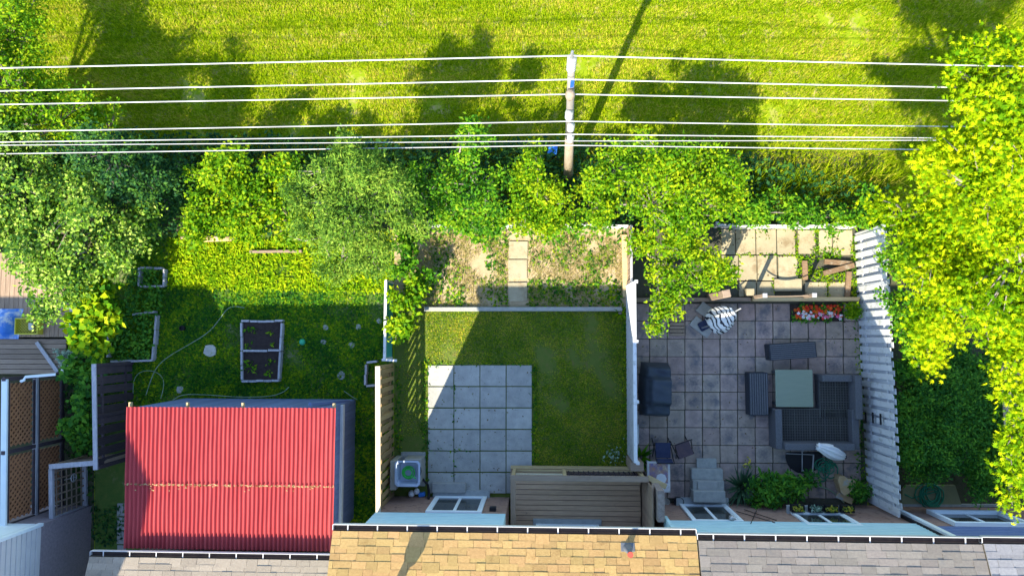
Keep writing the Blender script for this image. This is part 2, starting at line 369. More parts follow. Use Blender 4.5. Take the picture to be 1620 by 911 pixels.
def tree(name, label, cat, base, blobs, leaf, dens, mat, group=None, trunk=.09, cr=.17, seed=0, shape='leaf', twig=None, zs=.75, up=.9, per=26, barkmat=None, minz=.05, tw=.35):
    """blobs: (px, py, z, r_px)"""
    rng = np.random.default_rng(seed)
    b = P(base[0], base[1]); t = thing(name, label, cat, b, group)
    allp = []; mb = MB(); top = max(q[2] for q in blobs)
    fork = b + Vector((0, 0, top * .35))
    cen = [P(px, py, z) for px, py, z, r in blobs]
    mid = sum(cen, Vector()) / len(cen)
    fork = fork.lerp(Vector((mid.x, mid.y, top * .4)), .35)
    mb.tube([b - Vector((0, 0, .1)), b.lerp(fork, .5) + Vector((.04, .03, 0)), fork], [trunk * 1.25, trunk, trunk * .8], 7)
    for (px, py, z, rp), c in zip(blobs, cen):
        r = mpx(rp, z)
        n = int(dens * r * r * 3.1416)
        p, cc = clump_pts(rng, c, r, n, per, cr, zs)
        allp.append(p)
        j = Vector(rng.normal(0, .12, 3))
        mb.tube([fork, fork.lerp(c, .55) + j, c], [trunk * .6, trunk * .38, trunk * .2], 5)
        for q in cc[rng.random(len(cc)) < tw]:
            q = Vector(q); mdp = c.lerp(q, .5) + Vector(rng.normal(0, .05, 3))
            mb.tube([c.lerp(q, .08), mdp, q + (q - c) * .06], [trunk * .16 + .004, trunk * .1 + .003, .003], 3)
    mb.build('trunk', barkmat or m_bark, t, True)
    p = np.concatenate(allp); p = p[p[:, 2] > minz]
    o = off(t); p = p - np.array(o)
    me = leaves('crown', p, leaf[0], leaf[1], rng, up, .2, shape)
    link('crown', me, mat, t)
    return t
def inpoly(pts, poly):
    x, y = pts[:, 0], pts[:, 1]; c = np.zeros(len(pts), bool); n = len(poly)
    for i in range(n):
        x1, y1 = poly[i]; x2, y2 = poly[(i + 1) % n]
        if y1 == y2: continue
        c ^= ((y1 > y) != (y2 > y)) & (x < (x2 - x1) * (y - y1) / (y2 - y1) + x1)
    return c
def scatter(poly_px, dens, rng, mask=None, z=0.0):
    poly = [tuple(P(a, b)[:2]) for a, b in poly_px]
    xs = [p[0] for p in poly]; ys = [p[1] for p in poly]
    n = int((max(xs) - min(xs)) * (max(ys) - min(ys)) * dens)
    pts = np.stack([rng.uniform(min(xs), max(xs), n), rng.uniform(min(ys), max(ys), n)], 1)
    pts = pts[inpoly(pts, poly)]
    if mask:
        s, th, soft = mask
        v = np.array([mnoise.fractal(Vector((x * s, y * s, .3)), 1, 2, 3) for x, y in pts])
        pts = pts[(v - th) / soft > rng.uniform(-.5, .5, len(pts))]
    return np.concatenate([pts, np.full((len(pts), 1), z)], 1)
def stuff(name, label, cat, me, mat):
    o = link(name, me, mat); return tag(o, label, cat, kind='stuff')
def sheet(name, poly_px, z, mat):
    mb = MB(); mb.face([tuple(P(a, b)[:2]) + (z,) for a, b in poly_px])
    return tag(mb.build(name, mat), kind='structure')
def pieces(name, me, mat, parent, loc, rot=None, scale=None):
    o = link(name, me, mat, parent, Vector(loc) - off(parent))
    if rot: o.rotation_euler = rot
    if scale: o.scale = scale
    return o

# ================================================================== SETTING
g = MB(); g.face([(-300, -300, 0), (300, -300, 0), (300, 300, 0), (-300, 300, 0)])
tag(g.build('ground', m_ground), kind='structure')
sheet('yard_soil', [(150, 372), (622, 372), (622, 870), (150, 870)], .004, m_weedsoil)
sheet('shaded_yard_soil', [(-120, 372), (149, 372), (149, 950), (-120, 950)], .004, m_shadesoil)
sheet('lawn_bed', [(624, 486), (992, 486), (992, 800), (624, 800)], .004, m_lawnsoil)
sheet('garden_bed', [(624, 358), (992, 358), (992, 485), (624, 485)], .006, m_sand)
sheet('patio_bed', [(994, 357), (1362, 357), (1372, 800), (994, 800)], .004, m_joint)
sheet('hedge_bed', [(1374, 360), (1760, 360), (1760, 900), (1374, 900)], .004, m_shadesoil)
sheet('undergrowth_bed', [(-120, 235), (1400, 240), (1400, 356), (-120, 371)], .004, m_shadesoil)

rng = np.random.default_rng(1)
# field grass
p = scatter([(-130, -120), (1760, -120), (1760, 300), (1150, 330), (-130, 300)], 1600, rng, (.9, -.62, .5))
stuff('field_grass', 'bright yellow-green mown grass of the open field behind the yards', 'grass', leaves('g', p, .11, .021, rng, 1.0, shape='blade'), L_field)
p = scatter([(1180, 270), (1420, 275), (1420, 335), (1190, 340)], 420, rng)
stuff('tall_grass', 'tall uncut grass along the edge of the field', 'grass', leaves('g', p, .5, .022, rng, .75, shape='blade'), L_field)
# middle lawn
p = scatter([(638, 496), (676, 496), (676, 690), (638, 690)], 1300, rng)
stuff('strip_grass', 'narrow strip of thin grass along the tan fence', 'grass', leaves('g', p, .06, .012, rng, 1.0, shape='blade'), L_lawn)
p = scatter([(676, 494), (990, 494), (990, 740), (845, 740), (843, 576), (676, 576)], 3200, rng, (1.1, -.45, .5))
stuff('lawn_grass', 'short patchy lawn around the concrete slab patio', 'grass', leaves('g', p, .07, .013, rng, 1.0, shape='blade'), L_lawn)
# left yard weeds
p = scatter([(150, 378), (618, 378), (618, 870), (535, 870), (535, 640), (150, 640)], 1900, rng, (.9, -.3, .5), .01)
stuff('weed_lawn', 'weedy clover lawn behind the red roofed shed', 'weeds', leaves('g', p, .085, .05, rng, 1.3), L_weed)
p = scatter([(150, 378), (618, 378), (618, 640), (150, 640)], 900, rng, None, .01)
stuff('yard_grass', 'thin uneven grass among the clover of the shed yard', 'grass', leaves('g', p, .09, .014, rng, 1.0, shape='blade'), L_weed)
p = scatter([(268, 378), (618, 378), (618, 462), (268, 455)], 1500, rng, (1.2, -.6, .8), .02); p[:, 2] += rng.random(len(p)) * .06  # lit part of the yard only: sunlight painted in by brighter yellow weeds
stuff('sun_tinted_weeds', 'tall yellowing weeds and straw below the vine thicket', 'weeds', leaves('g', p, .10, .040, rng, 1.4), L_suntint)
# weeds of the dry bed
p = scatter([(640, 372), (985, 366), (985, 484), (640, 484)], 520, rng, (1.3, .05, .3), .02)
p2 = scatter([(640, 440), (985, 440), (985, 484), (640, 484)], 420, rng, (1.0, -.2, .3), .02)
p = np.concatenate([p, p2]); c_ = P(820, 430); p = p[np.abs(p[:, 0] - c_.x) > .27]
pd = scatter([(640, 372), (985, 366), (985, 484), (640, 484)], 1500, rng, (1.6, -.1, .5), .01); pd = pd[np.abs(pd[:, 0] - c_.x) > .27]
stuff('dry_grass', 'dry straw and thin grass over the sandy garden bed', 'grass', leaves('g', pd, .11, .014, rng, 1.0, shape='blade'), L_dry)
stuff('bed_weeds', 'low leafy weeds sprouting over the dry sandy garden bed', 'weeds', leaves('g', p, .10, .055, rng, .8), L_weed)
# weeds in the slab joints
jp = [scatter([(a, b), (c, b), (c, d), (a, d)], 900, rng, None, .05) for a, b, c, d in
      ((1165, 402, 1262, 406), (1256, 362, 1261, 404), (1288, 362, 1294, 400), (1282, 392, 1330, 412), (1258, 404, 1285, 440), (1285, 425, 1340, 447), (1218, 440, 1226, 462), (1305, 440, 1311, 470), (1345, 372, 1354, 470), (1160, 359, 1345, 363))]
stuff('joint_weeds', 'bright weeds filling the joints of the sunlit tan slabs', 'weeds', leaves('g', np.concatenate(jp), .07, .035, rng, .8), L_yg)
jp = [scatter([(a, b), (c, b), (c, d), (a, d)], 420, rng, None, .03) for a, b, c, d in
      ((626, 580, 636, 716), (1352, 500, 1368, 790), (984, 490, 996, 715), (668, 570, 679, 770), (841, 576, 850, 735), (677, 710, 760, 713.5), (716.5, 600, 719.5, 770), (677, 574, 842, 579))]
stuff('edge_weeds', 'small weeds along the foot of the fences and slab edges', 'weeds', leaves('g', np.concatenate(jp), .08, .04, rng, .8), L_weed)
pl_ = [scatter([(1002, 480), (1360, 480), (1365, 790), (1002, 790)], 5, rng, None, .045), scatter([(677, 577), (842, 577), (842, 780), (677, 780)], 9, rng, None, .048), scatter([(1145, 365), (1345, 365), (1345, 470), (1145, 470)], 10, rng, None, .06)]
stuff('fallen_leaves', 'scattered small fallen leaves on the patio slabs', 'leaves', leaves('g', np.concatenate(pl_), .045, .025, rng, 2.5), L_litter)
# undergrowth strip
p = scatter([(-120, 215), (260, 215), (640, 225), (930, 225), (1180, 250), (1400, 305), (1400, 356), (-120, 380)], 330, rng, None, .05)
p[:, 2] += rng.random(len(p)) ** 2 * .55
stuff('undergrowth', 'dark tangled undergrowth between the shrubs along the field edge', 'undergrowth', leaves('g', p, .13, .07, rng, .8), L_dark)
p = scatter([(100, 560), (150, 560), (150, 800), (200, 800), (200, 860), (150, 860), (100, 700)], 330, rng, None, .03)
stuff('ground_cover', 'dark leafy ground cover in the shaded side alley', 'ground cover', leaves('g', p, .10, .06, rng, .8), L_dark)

# ================================================================== paved surfaces
def slabmesh(w_, d_, h_=.05, bev=.006):
    mb = MB(); mb.box((0, 0, 0), (w_, d_, h_), bev=bev); return mb.mesh('slab')
def paved(name, rows, mat, z, bev=.006, gap=.012, jit=.004):
    o = MB(); a = rows[0]; xs = [q for r in rows for q in (r[0], r[2])]; ys = [q for r in rows for q in (r[1], r[3])]
    base = P((min(xs) + max(xs)) / 2, (min(ys) + max(ys)) / 2)
    r = bpy.data.objects.new(name, None); COL.objects.link(r); r.location = base; tag(r, kind='structure')
    cache = {}
    for x0, y0, x1, y1 in rows:
        A, B = P(x0, y0), P(x1, y1)
        key = (round(B.x - A.x, 2), round(A.y - B.y, 2))
        if key not in cache: cache[key] = slabmesh(key[0] - gap, key[1] - gap, .05, bev)
        pieces('slab', cache[key], mat, r, ((A.x + B.x) / 2, (A.y + B.y) / 2, z - .025 + random.uniform(-jit, jit)),
               (random.uniform(-.006, .006), random.uniform(-.006, .006), random.uniform(-.006, .006)))
    return r
paved('slab_patio', [(677 + 41.25 * i, 577 + 33.9 * j, 677 + 41.25 * (i + 1), 577 + 33.9 * (j + 1)) for i in range(4) for j in range(6)], m_slab, .035, gap=.022)
skip = {(4, 0), (8, 0), (9, 0), (10, 0), (11, 0)}
paved('paver_patio', [(999.6 + 27.85 * i, 480 + 28 * j, 999.6 + 27.85 * (i + 1), 480 + 28 * (j + 1)) for i in range(13) for j in range(11) if (i, j) not in {(9, 0), (10, 0), (11, 0)}], m_paver, .03, .008, .014, .005)
TS = [(1140, 363, 1163, 403), (1163, 363, 1195, 403), (1195, 363, 1228, 403), (1228, 363, 1258, 403), (1261, 364, 1290, 402), (1294, 364, 1316, 400), (1316, 364, 1349, 404),
      (1140, 404, 1168, 444), (1168, 404, 1197, 444), (1197, 404, 1229, 444), (1230, 405, 1262, 443), (1168, 445, 1196, 470), (1196, 445, 1225, 470), (1272, 446, 1308, 471), (1309, 446, 1340, 471), (1030, 415, 1062, 445)]
paved('tan_slab_terrace', TS, m_tanslab, .045)
t = MB().box((0, 0, 0), (mpx(42), mpx(19), .05), bev=.006)
o = t.mesh('s'); o = link('loose_slab', o, m_tanslab, None, P(1245, 451) + Vector((0, 0, .068))); o.rotation_euler = (.03, 0, .01)
tag(o, 'oblong tan slab lying loose on top of the sunlit terrace', 'slab')
st = bpy.data.objects.new('stepping_path', None); COL.objects.link(st); st.location = P(820, 430); tag(st, kind='structure')
for i, (a, b, c, d) in enumerate(((805, 382, 835, 409), (804, 411, 834, 441), (804, 447, 834, 477))):
    A, B = P(a, b), P(c, d); mb = MB()
    mb.box(((A.x + B.x) / 2, (A.y + B.y) / 2, .02), (B.x - A.x, A.y - B.y, .05), .02 * (i - 1), bev=.008)
    mb.build('slab', m_tanslab, st)
# lawn edging and bed edging
mb = MB(); A, B = P(672, 489), P(984, 489)
mb.span(A + Vector((0, 0, .06)), B + Vector((0, 0, .06)), .11, .14, .01)
mb.solo('edging_beam', m_concrete, A, 'long pale timber edging between dry garden bed and lawn', 'edging')
mb = MB(); A, B = P(987, 372), P(989, 470)
mb.span(A + Vector((0, 0, .06)), B + Vector((0, 0, .06)), .14, .14, .01)
mb.solo('edging_beam', m_tan, A, 'tan plank edging along the east side of dry garden bed', 'edging')
for a, b, lab in (((398, 399), (480, 398), 'pale plank edging lying in the sunlit weeds under the silver tree'), ((290, 377), (335, 377), 'pale plank lying at the foot of the yellow-green vine thicket')):
    mb = MB(); A, B = P(*a), P(*b); mb.span(A + Vector((0, 0, .07)), B + Vector((0, 0, .07)), .07, .16, .008)
    mb.solo('edging_plank', m_greywood, A, lab, 'plank')
mb = MB(); A, B = P(325, 380), P(372, 378); mb.tube([A + Vector((0, 0, .08)), (A + B) / 2 + Vector((0, .03, .12)), B + Vector((0, 0, .08))], [.06, .10, .07], 8)
mb.solo('fallen_log', m_log, A, 'short fallen log in sunlit weeds beside the vine thicket', 'log', smooth=True)

# ================================================================== HOUSES
def shingle_mesh(L=.20, th=.019):
    mb = MB(); mb.box((0, L / 2, th / 2), (1, L, th)); return mb.mesh('shingle')
def roof_part(house, x0, x1, ye, ze, pitch, depth, mat, expo=.135, rows=10, smin=.24, smax=.44, seed=0):
    """yard-facing slope rising away (towards -y) from the eave at (ye, ze)"""
    r = random.Random(seed); cp, sp = math.cos(pitch), math.sin(pitch)
    base = off(house)
    mb = MB(); hl = depth / 2
    def pt(s, x, up=0): return (x, ye - s * cp + up * 0, ze + s * sp + up)
    sl = hl / cp
    v = [(ye, ze), (ye - hl, ze + hl * math.tan(pitch)), (ye - depth, ze)]
    th = .10
    a = [mb.bm.verts.new((x0, y, z)) for y, z in v] + [mb.bm.verts.new((x0, y, z - th)) for y, z in v[::-1]]
    b = [mb.bm.verts.new((x1, y, z)) for y, z in v] + [mb.bm.verts.new((x1, y, z - th)) for y, z in v[::-1]]
    mb.bm.faces.new(a); mb.bm.faces.new(b[::-1])
    for i in range(6): mb.bm.faces.new((a[i], b[i], b[(i + 1) % 6], a[(i + 1) % 6]))
    roof = mb.build('roof', m_felt, house)
    sm = shingle_mesh(expo * 1.35); n = 0
    total = int(sl / expo)
    rest = MB()
    for k in range(total):
        x = x0 - r.uniform(0, .15) if k else x0
        x = x0
        first = True
        while x < x1 - .02:
            wv = r.uniform(smin, smax)
            if first: wv *= r.uniform(.4, 1); first = False
            if x1 - (x + wv) < .12: wv = x1 - x
            s = k * expo
            rot = Matrix.Rotation(math.pi, 4, 'Z') @ Matrix.Rotation(pitch - .045, 4, 'X')
            pos = Vector((x + wv / 2, ye - s * cp, ze + s * sp + .012 + r.choice((0, .003, .007))))
            if k < rows:
                o = link('shingle', sm, mat, roof, pos - base)
                o.rotation_euler = (-(pitch - .045) * -1, 0, math.pi); o.scale = (wv - .006, 1, 1); n += 1
            else:
                m = Matrix.Translation(pos) @ rot @ Matrix.Diagonal((wv - .006, 1, 1, 1))
                L = expo * 1.35
                rest.box(0, (1, 1, 1), M=m @ Matrix.Translation((0, L / 2, .005)) @ Matrix.Diagonal((1, L, .010, 1)))
            x += wv
    ro = rest.build('shingle_field', mat, roof); ro['kind'] = 'stuff'
    return roof
def gutter(house, x0, x1, ye, ze, nstrap, phase=.5):
    mb = MB(); y0 = ye + .015; wd = .10
    mb.box(((x0 + x1) / 2, y0 + wd / 2, ze - .085), (x1 - x0, wd, .012))
    mb.box(((x0 + x1) / 2, y0 + .004, ze - .045), (x1 - x0, .008, .075))
    gt = mb.build('gutter', m_gutdark, house)
    mb = MB(); mb.box(((x0 + x1) / 2, y0 + wd + .005, ze - .042), (x1 - x0, .014, .10), bev=.003)
    for x in (x0 - .006, x1 + .006): mb.box((x, y0 + wd / 2, ze - .042), (.010, wd, .09))
    mb.build('gutter_lip', m_gutwhite, gt)
    for i in range(nstrap):
        x = x0 + (i + phase) / nstrap * (x1 - x0)
        MB().box((x, y0 + wd / 2, ze + .004), (.020, wd + .02, .010)).build('strap', m_gutwhite, gt)
    return gt
def window(house, x0, x1, z0, z1, yw, panes=2, sill=True, deep=.05, fm=None):
    fm = fm or m_trim
    mb = MB(); f = .085
    for a, b, c, d in ((x0, x1, z0, z0 + f), (x0, x1, z1 - f, z1), (x0, x0 + f, z0 + f, z1 - f), (x1 - f, x1, z0 + f, z1 - f)):
        mb.box(((a + b) / 2, yw + deep / 2, (c + d) / 2), (b - a, deep, d - c), bev=.006)
    wn = mb.build('window', fm, house)
    iw = (x1 - x0 - 2 * f) / panes
    for i in range(panes):
        a = x0 + f + i * iw
        MB().box((a + iw / 2, yw + .008, (z0 + z1) / 2), (iw - .001, .012, z1 - z0 - 2 * f - .002)).build('pane', m_glass, wn)
        mb = MB(); s = .035
        for q, r_, c, d in ((a, a + iw, z0 + f, z0 + f + s), (a, a + iw, z1 - f - s, z1 - f), (a, a + s, z0 + f + s, z1 - f - s), (a + iw - s, a + iw, z0 + f + s, z1 - f - s)):
            mb.box(((q + r_) / 2, yw + .02, (c + d) / 2), (r_ - q - .001, .022, d - c - .001))
        mb.build('frame', m_trim, wn)
    if sill:
        MB().box(((x0 + x1) / 2, yw + .09, z0 - .05), (x1 - x0 + .14, .20, .09), bev=.008).build('sill', m_sill, wn)
    return wn
def house(name, label, x0, x1, yw, depth, ye, ze, mat_sh, pitch=22, brick=m_brick, brick_h=1.9, side=m_mint, straps=12, seed=0, rows=10, wall_x=None, roofdepth=None, phase=.5, blocks=None, smin=.24, smax=.42):
    h = thing(name, label, 'house', ((x0 + x1) / 2, yw - depth / 2, 0))
    wx0, wx1 = wall_x or (x0, x1)
    top = ze - .09; n = int((top - brick_h) / .13)
    for wx0, wx1, back in (blocks or [(wx0, wx1, 0)]):
        yq = yw - back; dq = depth - back
        MB().box(((wx0 + wx1) / 2, yq - dq / 2, brick_h / 2 - .1), (wx1 - wx0, dq, brick_h + .2)).build('wall', brick, h)
        mb = MB()
        mb.box(((wx0 + wx1) / 2, yq - dq / 2 + .02, (brick_h + top) / 2), (wx1 - wx0 - .004, dq + .04, top - brick_h + .01))
        for i in range(n):
            z = brick_h + (i + .5) * (top - brick_h) / n
            mb.box(((wx0 + wx1) / 2, yq + .045, z - .045), (wx1 - wx0 - .006, .012, .02))
        mb.build('siding', side, h)
    roof_part(h, x0, x1, ye, ze, R_(pitch), roofdepth or (ye - (yw - depth) + .4), mat_sh, rows=rows, seed=seed, smin=smin, smax=smax)
    gutter(h, x0, x1, ye, ze, straps, phase)
    return h
# --- house with tan shingles (middle)
ZM = 4.95
eL, eR = P(527, 829, ZM), P(1101, 829, ZM)
wl = P(621, 784); wr = P(1045, 784)
HM = house('brick_house', 'house with tan shingled roof and timber deck at the back', eL.x, eR.x, wl.y, 9, eL.y - .12, ZM, m_shyel, straps=12, seed=3, rows=8, smin=.17, smax=.36, blocks=[(wl.x, P(806, 784).x, 0), (P(806, 784).x + .004, P(1030, 784).x, .62), (P(1030, 784).x + .004, eR.x - .02, 0)])
window(HM, P(690, 784).x, P(771, 784).x, .12, 1.72, wl.y)
mb = MB(); c = P(786, 784); mb.box((c.x, wl.y + .05, 1.45), (.16, .10, .16), bev=.01); mb.build('wall_vent', m_black, HM)
def on_roof(px, py, ye, ze, pitch):
    # pixel to point on a roof slope
    lo, hi = 0, 4
    for _ in range(40):
        s = (lo + hi) / 2; z = ze + s * math.tan(pitch)
        if P(px, py, z).y < ye - s: lo = s
        else: hi = s
    return P(px, py, ze + lo * math.tan(pitch))
pv = on_roof(993, 866, eL.y - .12, ZM, R_(22))
mb = MB(); mb.box(pv + Vector((0, .04, .02)), (.26, .16, .02), bev=.006, M=Matrix.Translation(pv + Vector((0, .02, .025))) @ Matrix.Rotation(R_(22), 4, 'X').inverted())
vp = mb.build('pipe_flashing', m_lead, HM)
mb = MB(); mb.lathe(pv - Vector((0, 0, .05)), [(.10, 0), (.085, .10), (.05, .20), (.05, .46), (.035, .46), (.035, .30)], 14); mb.build('vent_pipe', m_lead, vp, True)
mb = MB(); mb.lathe(pv + Vector((0, 0, .40)), [(.054, 0), (.054, .025)], 14); mb.build('pipe_cap', M('rust_red', (.35, .06, .04), None), vp)
pv = on_roof(628, 925, eL.y - .12, ZM, R_(22))
mb = MB(); mb.lathe(pv - Vector((0, 0, .1)), [(.11, 0), (.09, .12), (.075, .2), (.075, .42), (.15, .46), (.175, .56), (.15, .66), (.06, .72)], 14); mb.build('roof_vent', m_lead, HM, True)
# --- right grey-shingled house
ZR = 5.0
eL2, eR2 = P(1103, 844, ZR), P(1552, 844, ZR)
wy = P(1200, 797).y
HR = house('brick_house', 'house with pale grey shingled roof behind the paver patio', eL2.x + .01, eR2.x, wy, 9, eL2.y - .12, ZR, m_shgrey, straps=9, seed=5, rows=10, wall_x=(eR.x + .01, P(1392, 797).x))
window(HR, P(1064, 797).x + .12, P(1145, 797).x, .25, 1.85, wy)
window(HR, P(1208, 797).x + .35, P(1300, 797).x + .12, .95, 2.1, wy, sill=True)
# --- far right house
HX = house('brick_house', 'dark grey shingled house beside the leafy hedge yard', eR2.x + .012, eR2.x + 7, wy, 9, eL2.y - .10, ZR + .02, m_shdark, straps=1, seed=9, rows=10, side=m_blue, wall_x=(P(1392, 797).x + .16, eR2.x + 7), brick_h=2.1, phase=.9)
window(HX, P(1440, 797).x, P(1550, 797).x, .75, 1.95, wy, sill=False, deep=.10)
mb = MB(); cx = P(1392, 797).x + .08; mb.box((cx, wy + .06, 2.4), (.11, .12, 4.8), bev=.01); mb.solo('downpipe', m_trim, (cx, wy + .06, 0), 'pale square downpipe where the white board fence meets the brick wall', 'downpipe')
mb = MB(); mb.box((cx - .12, wy + .03, 2.4), (.08, .08, 4.8), bev=.01); mb.solo('downpipe', m_black, (cx - .12, wy + .03, 0), 'dark narrow downpipe beside the pale downpipe on the brick wall', 'downpipe')
# --- left low house behind the shed
ZL = 2.84
eL3, eR3 = P(143, 871, ZL), P(524, 871, ZL)
HL = house('low_house', 'low house with beige shingled roof behind the red shed', eL3.x, eR3.x - .01, eL3.y - .55, 7, eL3.y - .12, ZL, m_shbeige, pitch=20, straps=9, seed=11, rows=8, brick_h=1.4)
# --- stucco house, bottom left
cb = P(146, 799); HS_H = 5.45
HS = thing('stucco_house', 'tall grey stucco house with pale siding above at the alley', 'house', (cb.x - 4, cb.y - 4.5, 0))
MB().box((cb.x - 4, cb.y - 4.5, .85), (8, 9, 2.1)).build('wall', m_stucco, HS)
mb = MB(); mb.box((cb.x - 4, cb.y - 4.5, (1.9 + HS_H) / 2), (7.98, 8.98, HS_H - 1.9)); 
n = 22
for i in range(n):
    z = 1.95 + (i + .5) * (HS_H - 2.0) / n; hh = (HS_H - 2.0) / n
    mb.box((cb.x - .002, cb.y - 4.5, z), (.03, 8.99, hh * .9), M=Matrix.Translation((cb.x, cb.y - 4.5, z)) @ Matrix.Rotation(-.10, 4, 'Y') @ Matrix.Translation((0, 0, 0)))if False else mb.box((cb.x + .006, cb.y - 4.5, z), (.03, 8.99, hh * .72))
mb.build('siding', m_siding, HS)
MB().box((cb.x - .02, cb.y - .0, (1.9 + HS_H) / 2), (.12, .07, HS_H - 1.9)).build('corner_trim', m_trim, HS)
MB().box((cb.x - 4, cb.y + .005, (1.9 + HS_H) / 2), (7.7, .03, HS_H - 1.95)).build('front_siding', m_trim, HS)
roof_part(HS, cb.x - 8.3, cb.x + .40, cb.y + .45, HS_H, R_(28), 9.9, m_shgrey, rows=0, smin=.8, smax=1.2, expo=.4)

# ================================================================== red shed
ZS0, ZS1 = 2.46, 2.52
A, B = P(202, 643, ZS0), P(532, 644, ZS0); C, D = P(197, 866, ZS1), P(527, 865, ZS1)
wR = P(562, 632); wLx = P(202, 643, 2.46).x + .12
SH = thing('garden_shed', 'shed with corrugated red metal roof and blue board walls', 'shed', ((wR.x + wLx) / 2, (wR.y + C.y) / 2, 0))
def corr(y0, z0, y1, z1, xa0, xb0, xa1, xb1, lift, n=49, amp=.034):
    mb = MB(); seg = 8; N = n * seg; rows = 9; vv = []
    for j in range(rows):
        f = j / (rows - 1); row = []
        for i in range(N + 1):
            u = i / N
            row.append(mb.bm.verts.new(((xa0 + (xb0 - xa0) * u) * (1 - f) + (xa1 + (xb1 - xa1) * u) * f, y0 + (y1 - y0) * f,
                                        z0 + (z1 - z0) * f + lift + amp * math.sin(i / seg * 6.28318) + .006 * math.sin(u * 23 + j))))
        vv.append(row)
    for a, b in zip(vv, vv[1:]):
        for i in range(N): mb.bm.faces.new((a[i], a[i + 1], b[i + 1], b[i]))
    return mb
ys = P(365, 763, (ZS0 + ZS1) / 2).y; fs = (ys - A.y) / (C.y - A.y)
def lerp(a, b, t): return a + (b - a) * t
zs_ = lerp(ZS0, ZS1, fs); xs0, xs1 = lerp(A.x, C.x, fs), lerp(B.x, D.x, fs)
fx = lambda f: (lerp(A.x, C.x, f), lerp(B.x, D.x, f))
rf = corr(A.y, ZS0, ys - .06, zs_, A.x, B.x, *fx(fs), .045).build('roof_sheet', m_red, SH, True)
rf2 = corr(ys + .02, zs_, C.y, ZS1, *fx(fs), C.x, D.x, .030).build('roof_sheet', m_red, SH, True)
mb = MB(); rr = random.Random(4)
for i in range(330):
    x = lerp(xs0, xs1, rr.random()); y = ys - .05 + rr.gauss(0, .011) - (rr.random() < .06) * rr.uniform(0, .14)
    mb.box((x, y, zs_ + .066), (rr.uniform(.015, .045), rr.uniform(.008, .022), .012), rr.uniform(-.4, .4))
o = mb.build('seam_lichen', m_rust, rf); o['kind'] = 'stuff'
for fr in (0, .28, .55, .99):
    x = lerp(A.x + .03, B.x - .02, fr)
    MB().span((x, A.y + .10, ZS0 - .065), (lerp(C.x + .03, D.x - .02, fr), C.y, ZS1 - .075), .05, .09).build('rafter', m_tan, SH)
bd = MB().box((0, 0, 1.08), (mpx(7.4), .03, 2.2), bev=.004).mesh('board')
nb = 36
for i in range(nb):
    x = lerp(wLx, wR.x, (i + .5) / nb)
    pieces('wall_board', bd, m_blue, SH, (x, wR.y, random.uniform(-.02, .02)), None, ((wR.x - wLx) / nb / mpx(7.4) * .95, 1, 1))
ny = 26
for i in range(ny):
    y = lerp(wR.y, C.y + .1, (i + .5) / ny)
    pieces('wall_board', bd, m_blue, SH, (wR.x, y, random.uniform(-.02, .02)), (0, 0, math.pi / 2), (abs(C.y - wR.y) / ny / mpx(7.4) * .93, 1, 1))
MB().box(((wLx + wR.x) / 2, (wR.y + C.y) / 2 - .05, 1.1), (wR.x - wLx - .06, wR.y - C.y - .2, 2.3)).build('wall', m_blue, SH)
MB().span((wR.x + .05, wR.y, 1.35), (wR.x + .05, C.y + .1, 1.35), .07, .16, .006).build('rail', m_whiteback, SH)
MB().span((wR.x + .0, wR.y + .02, .6), (wR.x - .45, wR.y + .10, 2.3), .07, .07).build('brace', m_blue, SH)
MB().box(((wLx + wR.x) / 2, (wR.y + C.y) / 2, 2.27), (wR.x - wLx, wR.y - C.y, .18)).build('top_plate', m_blue, SH)

# ================================================================== fences
def board_fence(name, label, a, b, h, n, bw, mat, matb=None, sep=.09, z0=.03, capmat=None, capw=.09, posts=4, rails=(.35, 1.35), railmat=None, front=1, group=None, jit=.03, lean=0, hvar=None):
    """boards upright between ground pixels a and b; front=+1 boards stand on the camera-foot side"""
    A, B = P(*a), P(*b); d = (B - A).normalized(); nrm = Vector((-d.y, d.x, 0))
    if nrm.dot(-A) < 0: nrm = -nrm
    L = (B - A).length; ang = math.atan2(d.y, d.x)
    f = thing(name, label, 'fence', A, group)
    bm_ = MB().box((0, 0, h / 2), (L / n * bw, .016, h), bev=.003).mesh('board')
    mats = [mat, matb or mat]
    me2 = bm_.copy() if matb else bm_
    for i in range(n):
        p = A + d * L * (i + .5) / n + nrm * (sep / 2)
        pieces('board', bm_, mat, f, p + Vector((0, 0, z0 + random.uniform(-jit, jit))), (random.uniform(-.012, .012), random.uniform(-.012, .012), ang))
        if sep > .05 and i < n - 1:
            p = A + d * L * (i + 1) / n - nrm * (sep / 2)
            pieces('board', me2, matb or mat, f, p + Vector((0, 0, z0 + random.uniform(-jit, jit))), (random.uniform(-.012, .012), random.uniform(-.012, .012), ang))
    for z in rails:
        MB().span(A + Vector((0, 0, z)), B + Vector((0, 0, z)), max(.04, sep - .03), .07).build('rail', railmat or mat, f)
    for i in range(posts):
        p = A + d * L * i / (posts - 1)
        MB().box(p + Vector((0, 0, h / 2 - .1)), (.09, .045 if sep > .05 else .09, h + .15), ang, bev=.005).build('post', railmat or mat, f)
    if capmat:
        MB().span(A + Vector((0, 0, h + z0 + .02)) - d * .04, B + Vector((0, 0, h + z0 + .02)) + d * .04, capw, .04, .004).build('cap_rail', capmat, f)
    return f
fr_ = board_fence('board_fence', 'tall white shadowbox board fence beside the paver patio', (1353, 372), (1373, 790), 1.62, 31, 0.64, m_white, m_whiteback, .055, capmat=None, jit=.012, posts=6, railmat=m_whiteback)
gA = P(1367, 668); 
for k, (px, py) in enumerate(((1384, 662), (1398, 662), (1412, 664))):
    c = P(px, py, .6 + .35 * k); MB().box((P(1366, 662).x - .10, c.y, .35 + .40 * k), (.02, .26, .07), bev=.004).build('hinge', m_black, fr_)
